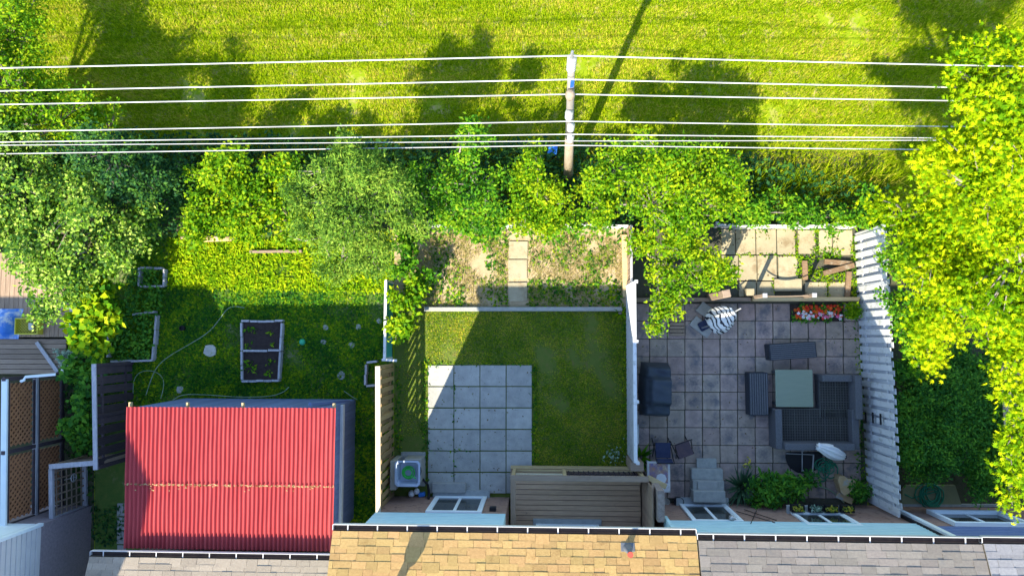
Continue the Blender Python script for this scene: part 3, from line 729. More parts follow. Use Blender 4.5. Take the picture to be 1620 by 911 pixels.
ft = board_fence('board_fence', 'tan shadowbox timber fence with pale cap between shed yard and lawn', (621, 577), (622, 800), 1.62, 16, .52, m_tanv, None, .062, capmat=m_cap, capw=.12, posts=4)
fd = board_fence('board_fence', 'dark stained board fence with pale weathered cap by the alley', (210, 574), (213, 722), 1.60, 10, .80, m_dark, None, .02, capmat=m_oldwhite, capw=.11, posts=3)
# white lattice-faced fence in the middle
def lattice(mb, o, u, v, W_, H_, step, bar, th, diag=False):
    """flat strips on the rectangle o + a*u + b*v"""
    u, v = Vector(u), Vector(v); n = u.cross(v).normalized()
    def strip(p, q, k):
        p, q = Vector(p), Vector(q); d = (q - p); L = d.length
        if L < .02: return
        d.normalize(); s = n.cross(d)
        m = Matrix((d, s, n)).transposed().to_4x4(); m.translation = (p + q) / 2 + n * th * k
        mb.box(0, (L, bar, th), M=m)
    o = Vector(o)
    if not diag:
        i = step / 2
        while i < W_: strip(o + u * i, o + u * i + v * H_, 0); i += step
        j = step / 2
        while j < H_: strip(o + v * j, o + v * j + u * W_, 1); j += step
    else:
        c = -H_ + step / 2
        while c < W_:
            a0 = max(c, 0); a1 = min(c + H_, W_)
            strip(o + u * a0 + v * (a0 - c), o + u * a1 + v * (a1 - c), 0)
            strip(o + u * a0 + v * (H_ - (a0 - c)), o + u * a1 + v * (H_ - (a1 - c)), 1)
            c += step
A, B = P(992, 452), P(994, 716); hF = 1.45
WF = thing('lattice_fence', 'narrow white fence between the lawn and the paver patio', 'fence', A)
d = (B - A).normalized(); L = (B - A).length
nb = 14
for i in range(nb):
    p = A + d * L * (i + .5) / nb
    MB().box((p.x, p.y, hF / 2 + .02), (.025, L / nb * .93, hF - .04), bev=.004).build('panel', m_whiteback, WF)
MB().span(A + Vector((0, 0, hF + .02)), B + Vector((0, 0, hF + .02)), .085, .05, .006).build('cap_rail', m_white, WF)
mb = MB(); lattice(mb, A + Vector((-.03, 0, .1)), d, (0, 0, 1), L, hF - .15, .13, .022, .010, True); mb.build('lattice', m_white, WF)
for i in range(4):
    p = A + d * L * i / 3; MB().box((p.x + .05, p.y, hF / 2), (.08, .08, hF + .1), bev=.006).build('post', m_white, WF)
# weathered board continuing it to the field
board_fence('board_fence', 'weathered grey low fence beside the dry garden bed and shrub', (993, 366), (993, 449), .75, 8, .8, m_greywoodv, None, .03, posts=3, rails=(.3, .65), capmat=m_oldwhite, capw=.06)
# back fences along the field
def low_fence(label, a, b, h, n, seed):
    r = random.Random(seed); A, B = P(*a), P(*b); f = thing('low_fence', label, 'fence', A)
    L = B.x - A.x
    for i in range(n):
        x = A.x + L * (i + .5) / n; w_ = L / n
        y = lerp(A.y, B.y, (i + .5) / n) + r.uniform(-.015, .015)
        MB().box((x, y, h / 2 + r.uniform(-.04, .02)), (w_ * .97, .05, h), r.uniform(-.01, .01), bev=.006).build('panel', m_white, f)
    for i in range(0, n + 1, 2):
        x = A.x + L * i / n; MB().box((x, A.y + .06, h / 2), (.07, .07, h + .06), bev=.004).build('post', m_oldwhite, f)
low_fence('low white rail fence at the back of the dry garden bed', (680, 360), (992, 360), .42, 9, 1)
low_fence('low white rail fence behind the sunlit tan slab terrace', (1128, 361), (1344, 361), .45, 7, 2)
# green mesh fence
A, B = P(622, 448), P(620, 566); GF = thing('mesh_fence', 'short white railed fence with teal mesh screen by the clover', 'fence', A)
d = (B - A).normalized(); L = (B - A).length
MB().box(((A.x + B.x) / 2, (A.y + B.y) / 2, .42), (.02, L, .74)).build('mesh_screen', m_teal, GF)
MB().span(A + Vector((-.01, 0, .82)), B + Vector((-.01, 0, .82)), .07, .05, .006).build('top_rail', m_white, GF)
for p in (A, A.lerp(B, .5), B): MB().box(p + Vector((-.01, 0, .42)), (.06, .06, .88), bev=.005).build('post', m_white, GF)
MB().span(B + Vector((-.08, -.02, .82)), B + Vector((.30, -.04, .80)), .06, .06, .006).build('end_rail', m_white, GF)

# ================================================================== deck of the tan-roofed house
zf = .38
dA = P(811, 741, zf); dB = P(1013, 741, zf); yb = wl.y - .62
DK = thing('timber_deck', 'raised grey timber deck with lattice railing against the brick house', 'deck', ((dA.x + dB.x) / 2, (dA.y + yb) / 2, 0))
npk = 11; dw = (dA.y - yb) / npk
for i in range(npk):
    y = dA.y - dw * (i + .5)
    MB().box(((dA.x + dB.x) / 2, y, zf - .018), (dB.x - dA.x + random.uniform(-.02, .02), dw - .014, .035), bev=.004).build('plank', m_deck, DK)
MB().box(((dA.x + dB.x) / 2, (dA.y + yb) / 2, zf / 2 - .03), (dB.x - dA.x - .1, dA.y - yb - .1, zf - .05)).build('deck_frame', m_dark, DK)
MB().box(((dA.x + dB.x) / 2, dA.y + .03, zf - .06), (dB.x - dA.x + .10, .045, .24), bev=.004).build('fascia', m_tan, DK)
MB().box((dA.x - .03, (dA.y + yb) / 2, zf - .08), (.045, dA.y - yb, .24), bev=.004).build('fascia', m_greywoodv, DK)
zt = 1.42
pxs = [dA.x + .05, P(892, 741, zf).x, dB.x - .06]
for x in pxs: MB().box((x, dA.y - .02, (zf + zt) / 2 - .1), (.085, .085, zt - zf + .2), bev=.006).build('post', m_tan, DK)
MB().box(((dA.x + dB.x) / 2 + .02, dA.y - .02, zt + .02), (dB.x - dA.x + .06, .135, .04), bev=.005).build('hand_rail', m_greywood, DK)
MB().box(((dA.x + dB.x) / 2, dA.y - .02, zf + .10), (dB.x - dA.x - .05, .04, .06), bev=.004).build('bottom_rail', m_tan, DK)
MB().box(((pxs[0] + pxs[1]) / 2, dA.y - .02, .95), (pxs[1] - pxs[0] - .09, .03, .05), bev=.004).build('mid_rail', m_cap, DK)
MB().box((pxs[0] + .01, (dA.y + yb) / 2, zt + .022), (.12, dA.y - yb - .10, .038), bev=.005).build('hand_rail', m_greywoodv, DK)
MB().box((pxs[0], yb + .10, (zf + zt) / 2), (.085, .085, zt - zf)).build('post', m_greywood, DK)
mb = MB(); lattice(mb, (pxs[1] + .05, dA.y - .02, zf + .12), (1, 0, 0), (0, 0, 1), pxs[2] - pxs[1] - .10, zt - zf - .12, .125, .03, .012); mb.build('lattice', m_dark, DK)
# privacy screen at the right end of the deck
xw = dB.x + .05; PS = thing('privacy_screen', 'grey vertical board screen at the end of the timber deck', 'screen', (xw, (dA.y + yb) / 2, 0))
for i in range(11):
    y = lerp(dA.y - .1, yb + .05, (i + .5) / 11); MB().box((xw, y, 1.05), (.03, (dA.y - yb) / 11 * .94, 2.05 + random.uniform(-.03, .03)), bev=.004).build('board', m_greywoodv, PS)
MB().box((xw + .03, (dA.y + yb) / 2, 1.9), (.05, dA.y - yb - .06, .09)).build('rail', m_greywood, PS)
MB().span((xw - .02, dA.y + .02, 1.40), (xw + .42, dA.y - .20, 1.40), .12, .06, .005).build('corner_brace', m_tan, PS)
mb = MB(); mb.box((xw + .16, wl.y + .34, 1.1), (.16, .70, 2.3), bev=.006); mb.solo('wing_wall', m_brickgrey, (xw + .16, wl.y + .34, 0), 'narrow pale brick wing wall beside the deck privacy screen', 'wall')
q = P(1000, 727); mb = MB(); mb.box((q.x, q.y, .5), (.32, .22, 1.0), bev=.01); mb.solo('end_post', m_greywood, (q.x, q.y, 0), 'thick grey timber post where white lattice fence meets the deck', 'post')
# blue awning edge / window behind the deck
window(HM, P(848, 784).x, P(945, 784).x, .46, 2.4, wl.y - .62, panes=2, sill=True, deep=.08)

# ================================================================== pole and wires
pb = P(899, 281)
PO = thing('utility_pole', 'tall weathered wooden utility pole carrying seven wires', 'pole', pb)
ztop = zat(pb.x, pb.y, 96); zmid = zat(pb.x, pb.y, 216); zs1 = zat(pb.x, pb.y, 150)
lo_, hi_ = -1.5, 1.5
for _ in range(40):
    tx_ = (lo_ + hi_) / 2
    if proj((pb.x + tx_, pb.y, ztop))[0] < 904: lo_ = tx_
    else: hi_ = tx_
tip = Vector((tx_, 0, 0))          # the pole leans a little
def pp(z): return pb + tip * (z / ztop) + Vector((0, 0, z))
MB().tube([pp(-.2), pp(zmid * .5), pp(zmid)], [.125, .108, .088], 16).build('pole_butt', m_pole, PO, True)
MB().tube([pp(zmid), pp((zmid + ztop) / 2), pp(ztop)], [.087, .070, .052], 16).build('pole_shaft', m_polew, PO, True)
zc = zat(pb.x, pb.y, 126)
mb = MB(); mb.box(pp(zc) + Vector((.02, -.072, 0)), (.06, .02, .30), .3, bev=.004); mb.build('tag_plate', m_bluetag, PO)
zc = zat(pb.x, pb.y, 137)
mb = MB(); mb.lathe(pp(zc) + Vector((-.01, -.14, -.12)), [(.04, -.1), (.07, 0), (.085, .10), (.075, .2), (.04, .25)], 16); mb.build('cable_box', m_pole, PO, True)
wires_px = [(88, 108, 102), (115, 134, 127), (139, 156, 149), (183, 200, 191), (204, 217, 210), (215, 222, 214), (222, 236, 229)]
for py in (104, 172, 192, 210):
    zc = zat(pb.x, pb.y, py); hh = .5 if py == 104 else .34
    pr = [(.02, -hh / 2)]
    nr_ = 5 if py == 104 else 4
    for k in range(nr_):
        z0 = -hh / 2 + hh * k / nr_
        pr += [(.032, z0 + hh / nr_ * .05), (.078, z0 + hh / nr_ * .30), (.072, z0 + hh / nr_ * .55), (.032, z0 + hh / nr_ * .80)]
    pr.append((.03, hh / 2))
    o_ = Vector((0, 0, .1)) if py == 104 else Vector((-.02 if py < 180 else .02, -.11, 0))
    mb = MB(); mb.lathe(pp(zc) + o_, pr, 16); ins = mb.build('insulator', m_porc, PO, True)
    MB().tube([pp(zc) + o_ + Vector((0, 0, -hh / 2 - .06)), pp(zc) + Vector((0, 0, -hh / 2 - .08))], .02, 6).build('bracket', m_metal, ins)
MB().tube([pp(ztop - .05), pp(ztop) + Vector((0, 0, .35))], [.05, .02], 8).build('top_pin', m_metal, PO)
wn_ = ['topmost bright wire, through the pole top pin', 'second wire down from the pole top', 'third wire down from the pole top', 'fourth wire down, at the upper porcelain insulator',
       'fifth wire down, at the middle porcelain insulator', 'thin sixth wire close above the lowest one', 'lowest wire crossing the pole below the insulators']
for k, (y0, yl, yr) in enumerate(wires_px):
    z0 = zat(pb.x, pb.y, y0); 
    def zpix(px, py):            # height on the vertical plane through the wire run
        a, b = 0, 14
        for _ in range(40):
            m = (a + b) / 2
            if P(px, py, m).y > pb.y - .0: a = m
            else: b = m
        return P(px, py, (a + b) / 2)
    Lp, Rp = zpix(0, yl), zpix(1450, yr)
    c = pp(z0) + Vector((0, -.11 if k else 0, 0))
    Lp.y = Rp.y = c.y
    path = []
    for i in range(-16, 17):
        if i < 0: e = Lp; t_ = -i / 10
        else: e = Rp; t_ = i / 10
        sag = .04 * (t_ - t_ * t_) * -1
        path.append(c.lerp(e, 0) + (e - c) * t_ + Vector((0, 0, sag)))
    r = .008 if k == 5 else .0105
    mb = MB(); mb.tube(path, r, 6); o = mb.solo('power_wire', m_wire, c, wn_[k], 'wire', 'overhead wires on the pole', True)

# ================================================================== right patio objects
def wickerbox(mb, a, b, z0, z1, bev=.02):
    A, B = P(*a), P(*b); mb.box(((A.x + B.x) / 2, (A.y + B.y) / 2, (z0 + z1) / 2), (B.x - A.x, A.y - B.y, z1 - z0), bev=bev, seg=2); return A, B
def rows_on(mb, c, lx, ly, z, rz, n, along='x'):
    for i in range(n):
        f = (i + .5) / n - .5
        o_ = Vector((0, f * ly, 0)) if along == 'x' else Vector((f * lx, 0, 0))
        o_.rotate(Matrix.Rotation(rz, 3, 'Z'))
        d_ = (lx * .98, ly / n * .62, .014) if along == 'x' else (lx / n * .62, ly * .98, .014)
        mb.box(Vector(c) + o_ + Vector((0, 0, z)), d_, rz, bev=.003)
PT = .034
c = P(1254, 555, .4); c.z = PT
OT = thing('wicker_bench', 'grey wicker bench set askew beside the flower bed', 'bench', c)
MB().box(c + Vector((0, 0, .2)), (mpx(72, .4), mpx(25, .4), .40), R_(4), bev=.02, seg=2).build('base', m_wdark2, OT)
mb = MB(); rows_on(mb, c, mpx(70, .4), mpx(24, .4), .40, R_(4), 8); mb.build('weave', m_wicker, OT)
c = P(1200, 623, .4); c.z = PT
OT = thing('wicker_bench', 'grey wicker bench square to the glass table', 'bench', c)
MB().box(c + Vector((0, 0, .2)), (mpx(29, .4), mpx(66, .4), .40), 0, bev=.02, seg=2).build('base', m_wdark2, OT)
mb = MB(); rows_on(mb, c, mpx(28, .4), mpx(64, .4), .40, 0, 8, 'y'); mb.build('weave', m_wicker, OT)
c = P(1256, 614, .42); c.z = PT; sx = mpx(57, .42)
TB = thing('patio_table', 'square patio table with pale green glass top', 'table', c)
MB().box(c + Vector((0, 0, .40)), (sx, sx, .018), 0, bev=.006).build('table_top', m_glasstop, TB)
mb = MB()
for i in (-1, 1):
    for j in (-1, 1):
        MB().box(c + Vector((i * (sx / 2 - .07), j * (sx / 2 - .07), .195)), (.07, .07, .395), bev=.006).build('leg', m_wicker, TB)
for i in (-1, 1):
    mb.box(c + Vector((0, i * (sx / 2 - .07), .34)), (sx - .2, .05, .09)); mb.box(c + Vector((i * (sx / 2 - .07), 0, .34)), (.05, sx - .2, .09))
mb.build('apron', m_wicker, TB)
def seatgrid(parent, x0, x1, y0, y1, z):
    MB().box(((x0 + x1) / 2, (y0 + y1) / 2, z - .05), (x1 - x0, y1 - y0, .04)).build('seat_base', m_wdark, parent)
    mb = MB(); st_ = .062
    nx = int((x1 - x0) / st_); ny_ = int((y1 - y0) / st_)
    for i in range(nx + 1): mb.box((lerp(x0, x1, i / nx), (y0 + y1) / 2, z - .02), (.010 if i % 6 else .02, y1 - y0, .012))
    for i in range(ny_ + 1): mb.box(((x0 + x1) / 2, lerp(y0, y1, i / ny_), z - .012), (x1 - x0, .010 if i % 6 else .02, .010))
    mb.build('seat_mesh', m_wbar, parent)
def sofa(name, label, cat, x0, x1, y0, y1, back, arms, zs=.36, zb=.72):
    """plan rectangle in metres; back and arms are sides among W E S N"""
    t = thing(name, label, cat, ((x0 + x1) / 2, (y0 + y1) / 2, PT)); k = .17
    MB().box(((x0 + x1) / 2, (y0 + y1) / 2, PT + .145), (x1 - x0 - .02, y1 - y0 - .02, .25), bev=.015).build('base', m_wicker, t)
    a = dict(W=x0, E=x1, S=y0, N=y1); ix0, ix1, iy0, iy1 = x0, x1, y0, y1
    sides = {back: zb}; sides.update({s: .58 for s in arms})
    if 'W' in sides: ix0 += k
    if 'E' in sides: ix1 -= k
    if 'S' in sides: iy0 += k
    if 'N' in sides: iy1 -= k
    for s, z in sides.items():
        if s in 'WE':
            cx_ = x0 + k / 2 if s == 'W' else x1 - k / 2
            MB().box((cx_, (y0 + y1) / 2, PT + z / 2), (k, y1 - y0, z), bev=.02, seg=2).build('backrest' if s == back else 'armrest', m_wicker, t)
        else:
            cy_ = y0 + k / 2 if s == 'S' else y1 - k / 2
            xa, xb = (ix0 + .002, ix1 - .002)
            MB().box(((xa + xb) / 2, cy_, PT + z / 2), (xb - xa, k, z), bev=.02, seg=2).build('backrest' if s == back else 'armrest', m_wicker, t)
    seatgrid(t, ix0 + .01, ix1 - .01, iy0 + .01, iy1 - .01, PT + zs)
    return t
A, B = P(1296, 592, .4), P(1356, 662, .4)
sofa('wicker_armchair', 'dark grey wicker seat with open mesh, facing the glass table', 'chair', A.x, B.x, B.y + .02, A.y, 'E', 'N')
A, B = P(1223, 645, .45), P(1356, 710, .45)
sofa('wicker_sofa', 'long dark grey wicker sofa without cushions below the glass table', 'sofa', A.x, B.x, B.y, A.y - .02, 'S', 'WE')
# grill under cover
c = P(1038, 617, .5); c.z = PT
mb = MB(); nx, ny_ = 26, 38; hx, hy = mpx(47, .5) / 2, mpx(84, .5) / 2
rr = random.Random(2); vv = []
for j in range(ny_ + 1):
    row = []
    for i in range(nx + 1):
        u, v = i / nx * 2 - 1, j / ny_ * 2 - 1
        e = min(1, (1 - abs(u)) * 4.5) * min(1, (1 - abs(v)) * 6)
        e = max(0, e) ** .5
        hood = 1.05 if abs(v) < .48 else .86
        hood = lerp(1.06, .84, min(1, max(0, (abs(v) - .40) / .14)))
        if u < -.45: hood *= lerp(1, .82, min(1, (-.45 - u) / .25)) if abs(v) < .5 else 1
        z = hood * e * (1 - .06 * u * u) + .018 * math.sin(5 * u + 7 * v) * e + .012 * math.sin(17 * v + 3 * u) * e
        wob = 1 + .035 * math.sin(9 * v + 2) if abs(u) > .9 else 1
        narrow = 1 - (.10 if v > .9 or v < -.9 else 0) - .06 * (1 - e)*0
        x, y = u * hx * wob * (1 - .10 * (abs(v) > .55) * (u < 0)), v * hy
        q = Vector((x, y, 0)); q.rotate(Matrix.Rotation(R_(-2), 3, 'Z'))
        row.append(mb.bm.verts.new(c + q + Vector((0, 0, max(.01, z)))))
    vv.append(row)
for a, b in zip(vv, vv[1:]):
    for i in range(nx): mb.bm.faces.new((a[i], a[i + 1], b[i + 1], b[i]))
mb.solo('covered_grill', m_cover, c, 'barbecue grill under a dark charcoal fitted cover', 'grill', smooth=True)
# two folding chairs
def fold_chair(c, rz, seatmat, label):
    t = thing('folding_chair', label, 'chair', c); Rm = Matrix.Rotation(rz, 3, 'Z')
    def T(x, y, z): return c + Rm @ Vector((x, y, z))
    Mx = Matrix.Translation(T(0, -.02, .44)) @ Rm.to_4x4()
    MB().box(0, (.38, .38, .035), M=Mx, bev=.015).build('seat', seatmat, t)
    Mx = Matrix.Translation(T(0, -.24, .70)) @ Rm.to_4x4() @ Matrix.Rotation(R_(12), 4, 'X')
    MB().box(0, (.38, .03, .26), M=Mx, bev=.012).build('backrest', seatmat, t)
    for s in (-1, 1):
        MB().tube([T(s * .21, .22, 0), T(s * .21, .02, .42), T(s * .21, -.22, .68), T(s * .21, -.27, .86)], .013, 6).build('leg', m_black, t)
        MB().tube([T(s * .20, -.24, 0), T(s * .20, .16, .43)], .013, 6).build('leg', m_black, t)
    MB().tube([T(-.21, -.27, .86), T(.21, -.27, .86)], .013, 6).build('top_bar', m_black, t)
c = P(1046, 708, .2); c.z = PT; fold_chair(c, 0, m_navy, 'folding chair with dark navy seat at the small patterned table')
c = P(1079, 709, .2); c.z = PT; fold_chair(c, R_(-160), m_brownseat, 'folding chair with brown seat turned askew near the concrete steps')
# small patterned table
m_pat = M('printed_top', (.55, .30, .12), (.10, .14, .42), 5.5, .5, 0, c3=(.60, .50, .35), s3=6, t3=.56)
A, B = P(1023, 729, .5), P(1060, 778, .5); c = Vector(((A.x + B.x) / 2, (A.y + B.y) / 2, PT)); wx, wy_ = B.x - A.x, A.y - B.y
TT = thing('small_table', 'small white framed table with orange and blue printed top', 'table', c)
MB().box(c + Vector((0, 0, .50)), (wx, wy_, .03), bev=.01).build('table_top', m_white, TT)
MB().box(c + Vector((0, wy_ * .12, .518)), (wx * .80, wy_ * .64, .006)).build('printed_panel', m_pat, TT)
for i in (-1, 1):
    for j in (-1, 1): MB().box(c + Vector((i * (wx / 2 - .05), j * (wy_ / 2 - .05), .245)), (.045, .045, .50)).build('leg', m_white, TT)
mb = MB(); mb.lathe(c + Vector((.06, -.04, .521)), [(.0, 0), (.12, 0), (.135, .02), (.12, .022), (.0, .012)], 8); mb.solo('plate', m_cloth, c + Vector((.06, -.04, .521)), 'pale angular dish on the small printed table', 'dish')
# concrete steps
SC = thing('concrete_steps', 'short flight of grey concrete block steps at the brick wall', 'steps', P(1122, 765))
for k, (a, b, c_, d_, z) in enumerate(((1102, 725, 1134, 742, .12), (1094, 741.5, 1144, 759, .28), (1096, 759.5, 1146, 776, .36), (1097, 776.5, 1148, 795, .54))):
    A, B = P(a, b, z), P(c_, d_, z); MB().box(((A.x + B.x) / 2, (A.y + B.y) / 2, z / 2), (B.x - A.x, A.y - B.y, z), bev=.012).build('step', m_concrete, SC)
A, B = P(1104, 761, .40), P(1136, 777, .40); MB().box(((A.x + B.x) / 2, (A.y + B.y) / 2, .372), (B.x - A.x, A.y - B.y, .06), bev=.008).build('loose_tread', m_slab, SC)
# step below the middle window
A, B = P(684, 763, .12), P(737, 779, .12); mb = MB(); mb.box(((A.x + B.x) / 2, (A.y + B.y) / 2, .09), (B.x - A.x, A.y - B.y, .18), bev=.012)
mb.solo('concrete_step', m_slab, ((A.x + B.x) / 2, (A.y + B.y) / 2, 0), 'single long concrete block below the sliding window of tan-roofed house', 'step')
# loose slabs, striped cloth
for px, py, a, l_, lab in ((1110, 517, -38, 34, 'pale grey loose slab leaning askew by the striped cloth, larger one'), (1118, 492, -38, 27, 'small grey loose slab behind the striped cloth')):
    c = P(px, py, .1); c.z = .065
    mb = MB(); mb.box(c, (mpx(l_), mpx(18), .05), R_(a), bev=.006); mb.solo('loose_slab', m_slab, c, lab, 'slab')
m_stripe = bpy.data.materials.new('striped_cloth'); m_stripe.use_nodes = True
n_, l_ = m_stripe.node_tree.nodes, m_stripe.node_tree.links
g_ = n_.new('ShaderNodeNewGeometry'); wv = n_.new('ShaderNodeTexWave'); wv.inputs['Scale'].default_value = 3.2; wv.inputs['Distortion'].default_value = 9; wv.inputs['Detail'].default_value = 2
mp = n_.new('ShaderNodeMapping'); mp.inputs['Rotation'].default_value = (0, 0, R_(-35)); l_.new(g_.outputs['Position'], mp.inputs[0]); l_.new(mp.outputs[0], wv.inputs[0])
cr = n_.new('ShaderNodeValToRGB'); cr.color_ramp.elements[0].position = .18; cr.color_ramp.elements[0].color = (.02, .02, .03, 1); cr.color_ramp.elements[1].position = .30; cr.color_ramp.elements[1].color = (.72, .70, .66, 1)
l_.new(wv.outputs[0], cr.inputs[0]); l_.new(cr.outputs[0], n_['Principled BSDF'].inputs['Base Color']); n_['Principled BSDF'].inputs['Roughness'].default_value = .9
c = P(1142, 503, .4); c.z = PT
SU = thing('folded_umbrella', 'closed white and black striped parasol leaning over loose slabs', 'umbrella', c)
mb = MB(); nn = 22; vv = []
a0 = P(1122, 515, .55); a1 = P(1162, 493, .75)
for j in range(12):
    f = j / 11; cen_ = a0.lerp(a1, f); row = []
    rad = .10 + .20 * math.sin(math.pi * min(1, f * .9 + .12)) ** .8
    for i in range(nn):
        an = 6.28318 * i / nn; rr_ = rad * (1 + .22 * math.cos(an * 6 + f * 2))
        dirv = (a1 - a0).normalized(); sd_ = dirv.cross(Vector((0, 0, 1))).normalized(); upv = sd_.cross(dirv)
        row.append(mb.bm.verts.new(cen_ + sd_ * rr_ * math.cos(an) + upv * rr_ * .75 * math.sin(an)))
    vv.append(row)
for a, b in zip(vv, vv[1:]):
    for i in range(nn): mb.bm.faces.new((a[i], a[(i + 1) % nn], b[(i + 1) % nn], b[i]))
mb.bm.faces.new(vv[0]); mb.bm.faces.new(vv[-1][::-1]); mb.build('canopy', m_stripe, SU, True)
MB().tube([(a0.x - .12, a0.y - .07, PT), a0, a1 + (a1 - a0) * .25], .02, 8).build('pole', m_metal, SU)
MB().box((a0.x - .02, a0.y + .02, PT + .06), (.30, .24, .12), .5, bev=.03).build('cover_bag', m_navy, SU)
# white closed umbrella by the sofa
c = P(1316, 722, .3); c.z = PT
WU = thing('folded_umbrella', 'closed plain white parasol leaning on the wicker sofa', 'umbrella', c)
a0, a1 = P(1335, 722, .55), P(1294, 706, .95)
mb = MB(); vv = []; dirv = (a1 - a0).normalized(); sd_ = dirv.cross(Vector((0, 0, 1))).normalized(); upv = sd_.cross(dirv)
for j in range(14):
    f = j / 13; cen_ = a0.lerp(a1, f); row = []
    rad = .035 + .13 * math.sin(math.pi * min(1, f * .82 + .1)) * (1 - .25 * f)
    if f > .92: rad = .08
    for i in range(32):
        an = 6.28318 * i / 32; rr_ = rad * (1 + .24 * math.cos(an * 8 + f * 1.5))
        row.append(mb.bm.verts.new(cen_ + sd_ * rr_ * math.cos(an) + upv * rr_ * .8 * math.sin(an)))
    vv.append(row)
for a, b in zip(vv, vv[1:]):
    for i in range(32): mb.bm.faces.new((a[i], a[(i + 1) % 32], b[(i + 1) % 32], b[i]))
mb.bm.faces.new(vv[0]); mb.bm.faces.new(vv[-1][::-1]); mb.build('canopy', m_cloth, WU, True)
MB().tube([(a0.x + .16, a0.y - .12, PT - .01), a0, a1 + dirv * .05], .02, 8).build('pole', m_metal, WU)
MB().lathe(a0 - dirv * .03, [(.045, -.03), (.05, 0), (.045, .03)], 10).build('tip_cap', m_black, WU)
# black half-round stand behind the sofa
c = P(1272, 728, .02); c.z = PT
BT = thing('half_round_mat', 'black half-round tabletop lying behind the wicker sofa', 'tabletop', c)
mb = MB(); pts = [P(1300, 714)[:2], P(1243, 714)[:2]] + [P(1271 + 29 * math.cos(a), 722 + 26 * math.sin(a))[:2] for a in [math.pi - k * math.pi / 12 for k in range(0, 13)]]
mb.prism(pts, PT - .006, PT + .03); mb.build('top', m_black, BT)
MB().tube([P(1269, 712, .1), P(1269, 744, .1)], .014, 6).build('bar', m_metal, BT)
MB().tube([P(1243, 717, .07), P(1288, 719, .07)], .012, 6).build('bar', m_metal, BT)
MB().tube([P(1287, 719, .08), P(1285, 750, .08)], .02, 6).build('bar', m_metal, BT)
for p_ in ((1269, 712), (1269, 744), (1285, 750)): MB().box(P(p_[0], p_[1], .06), (.05, .05, .09)).build('bracket', m_metal, BT)
# hose pile
def coil(name, cpx, rpx, turns, z, mat, label, r=.013, seed=0, tail=None, sq=1):
    rr = random.Random(seed); path = []
    for i in range(turns * 14):
        a = i / 14 * 6.283; k = 1 + .28 * math.sin(a * .37 + 1) + rr.uniform(-.03, .03)
        q = P(cpx[0] + rpx * k * math.cos(a) * (1 + .2 * math.sin(a * .21)) + 3 * math.sin(a * .5), cpx[1] + rpx * sq * k * math.sin(a) + 3 * math.cos(a * .31))
        path.append(Vector((q.x, q.y, z + .018 * abs(math.sin(a * .5)) + .03 * i / (turns * 14))))
    for q in tail or []: path.append(P(q[0], q[1]) + Vector((0, 0, z)))
    mb = MB(); mb.tube(path, r, 6); return mb.solo(name, mat, path[0], label, 'hose', smooth=True)
rr = random.Random(8); path = []; cx_, cy_, a_ = 1300, 738, 0.
for i in range(9):
    ox, oy, rx_, ry_ = rr.uniform(-9, 9), rr.uniform(-9, 9), rr.uniform(6, 14), rr.uniform(6, 14)
    for k in range(9):
        a_ += .62; path.append(P(1306 + ox + rx_ * math.cos(a_), 742 + oy + ry_ * math.sin(a_), PT + .015 + rr.uniform(0, .05)))
path += [P(1312, 724, PT + .02), P(1300, 716, PT + .02)]
mb = MB(); mb.tube(path, .014, 6); mb.solo('garden_hose', m_hose, path[0], 'green garden hose heaped behind the wicker sofa', 'hose', smooth=True)
coil('garden_hose', (1468, 781), 15, 9, .10, m_hose, 'dark green hose coil lying on the mossy panel', .016, 5, [(1440, 786), (1428, 780)])
def line(name, pts, z, r, mat, label):
    path = [P(*q) + Vector((0, 0, z)) for q in pts]
    # smooth it
    for _ in range(2):
        np_ = [path[0]]
        for a, b in zip(path, path[1:]): np_ += [a.lerp(b, .25), a.lerp(b, .75)]
        np_.append(path[-1]); path = np_
    mb = MB(); mb.tube(path, r, 6); return mb.solo(name, mat, path[0], label, 'hose', smooth=True)
line('garden_hose', [(1258, 771), (1285, 768), (1305, 770), (1322, 781), (1334, 794)], .06, .016, m_hosepale, 'pale green hose end curving along the brick wall')
line('garden_hose', [(388, 487), (372, 484), (360, 488), (345, 510), (330, 527), (300, 545), (270, 562), (250, 578), (240, 600), (232, 625)], .04, .012, m_hosepale, 'long pale hose trailing across the clover lawn')
line('garden_hose', [(212, 622), (213, 600), (222, 588), (240, 585), (256, 592), (262, 606), (256, 630)], .05, .010, m_hosepale, 'pale hose loop in front of the dark board fence')
line('garden_hose', [(275, 632), (290, 623), (330, 624), (380, 628), (430, 627), (450, 620), (458, 612)], .05, .012, m_hosepale, 'pale hose running along the back wall of the shed')
line('garden_hose', [(545, 618), (556, 626), (566, 632)], .05, .010, m_hosepale, 'short pale hose end at the shed corner')
# stump / cut log
c = P(1336, 768, .2); c.z = PT
LG = thing('tree_stump', 'pale cut tree stump slice beside the round shrub', 'stump', c)
mb = MB(); pts = []
for k in range(14):
    a = k / 14 * 6.283; r = (.21 + .05 * math.sin(a * 3 + 1) + random.uniform(-.02, .02)); pts.append((c.x + r * math.cos(a), c.y + .05 + r * 1.05 * math.sin(a)))
mb.prism(pts, PT - .02, PT + .30); mb.build('block', m_log, LG)
mb = MB(); mb.span(c + Vector((-.16, -.24, .05)), c + Vector((.22, -.40, .08)), .16, .10, .01); mb.build('offcut', m_log, LG)
# white board by the fence
q = P(1006, 688, .3); mb = MB(); mb.box(0, (.03, .48, .75), bev=.01, M=Matrix.Translation((q.x + .02, q.y, .39)) @ Matrix.Rotation(-.22, 4, 'Y')); mb.solo('white_board', m_trim, (q.x, q.y, 0), 'small white panel leaning on the white lattice fence', 'board')
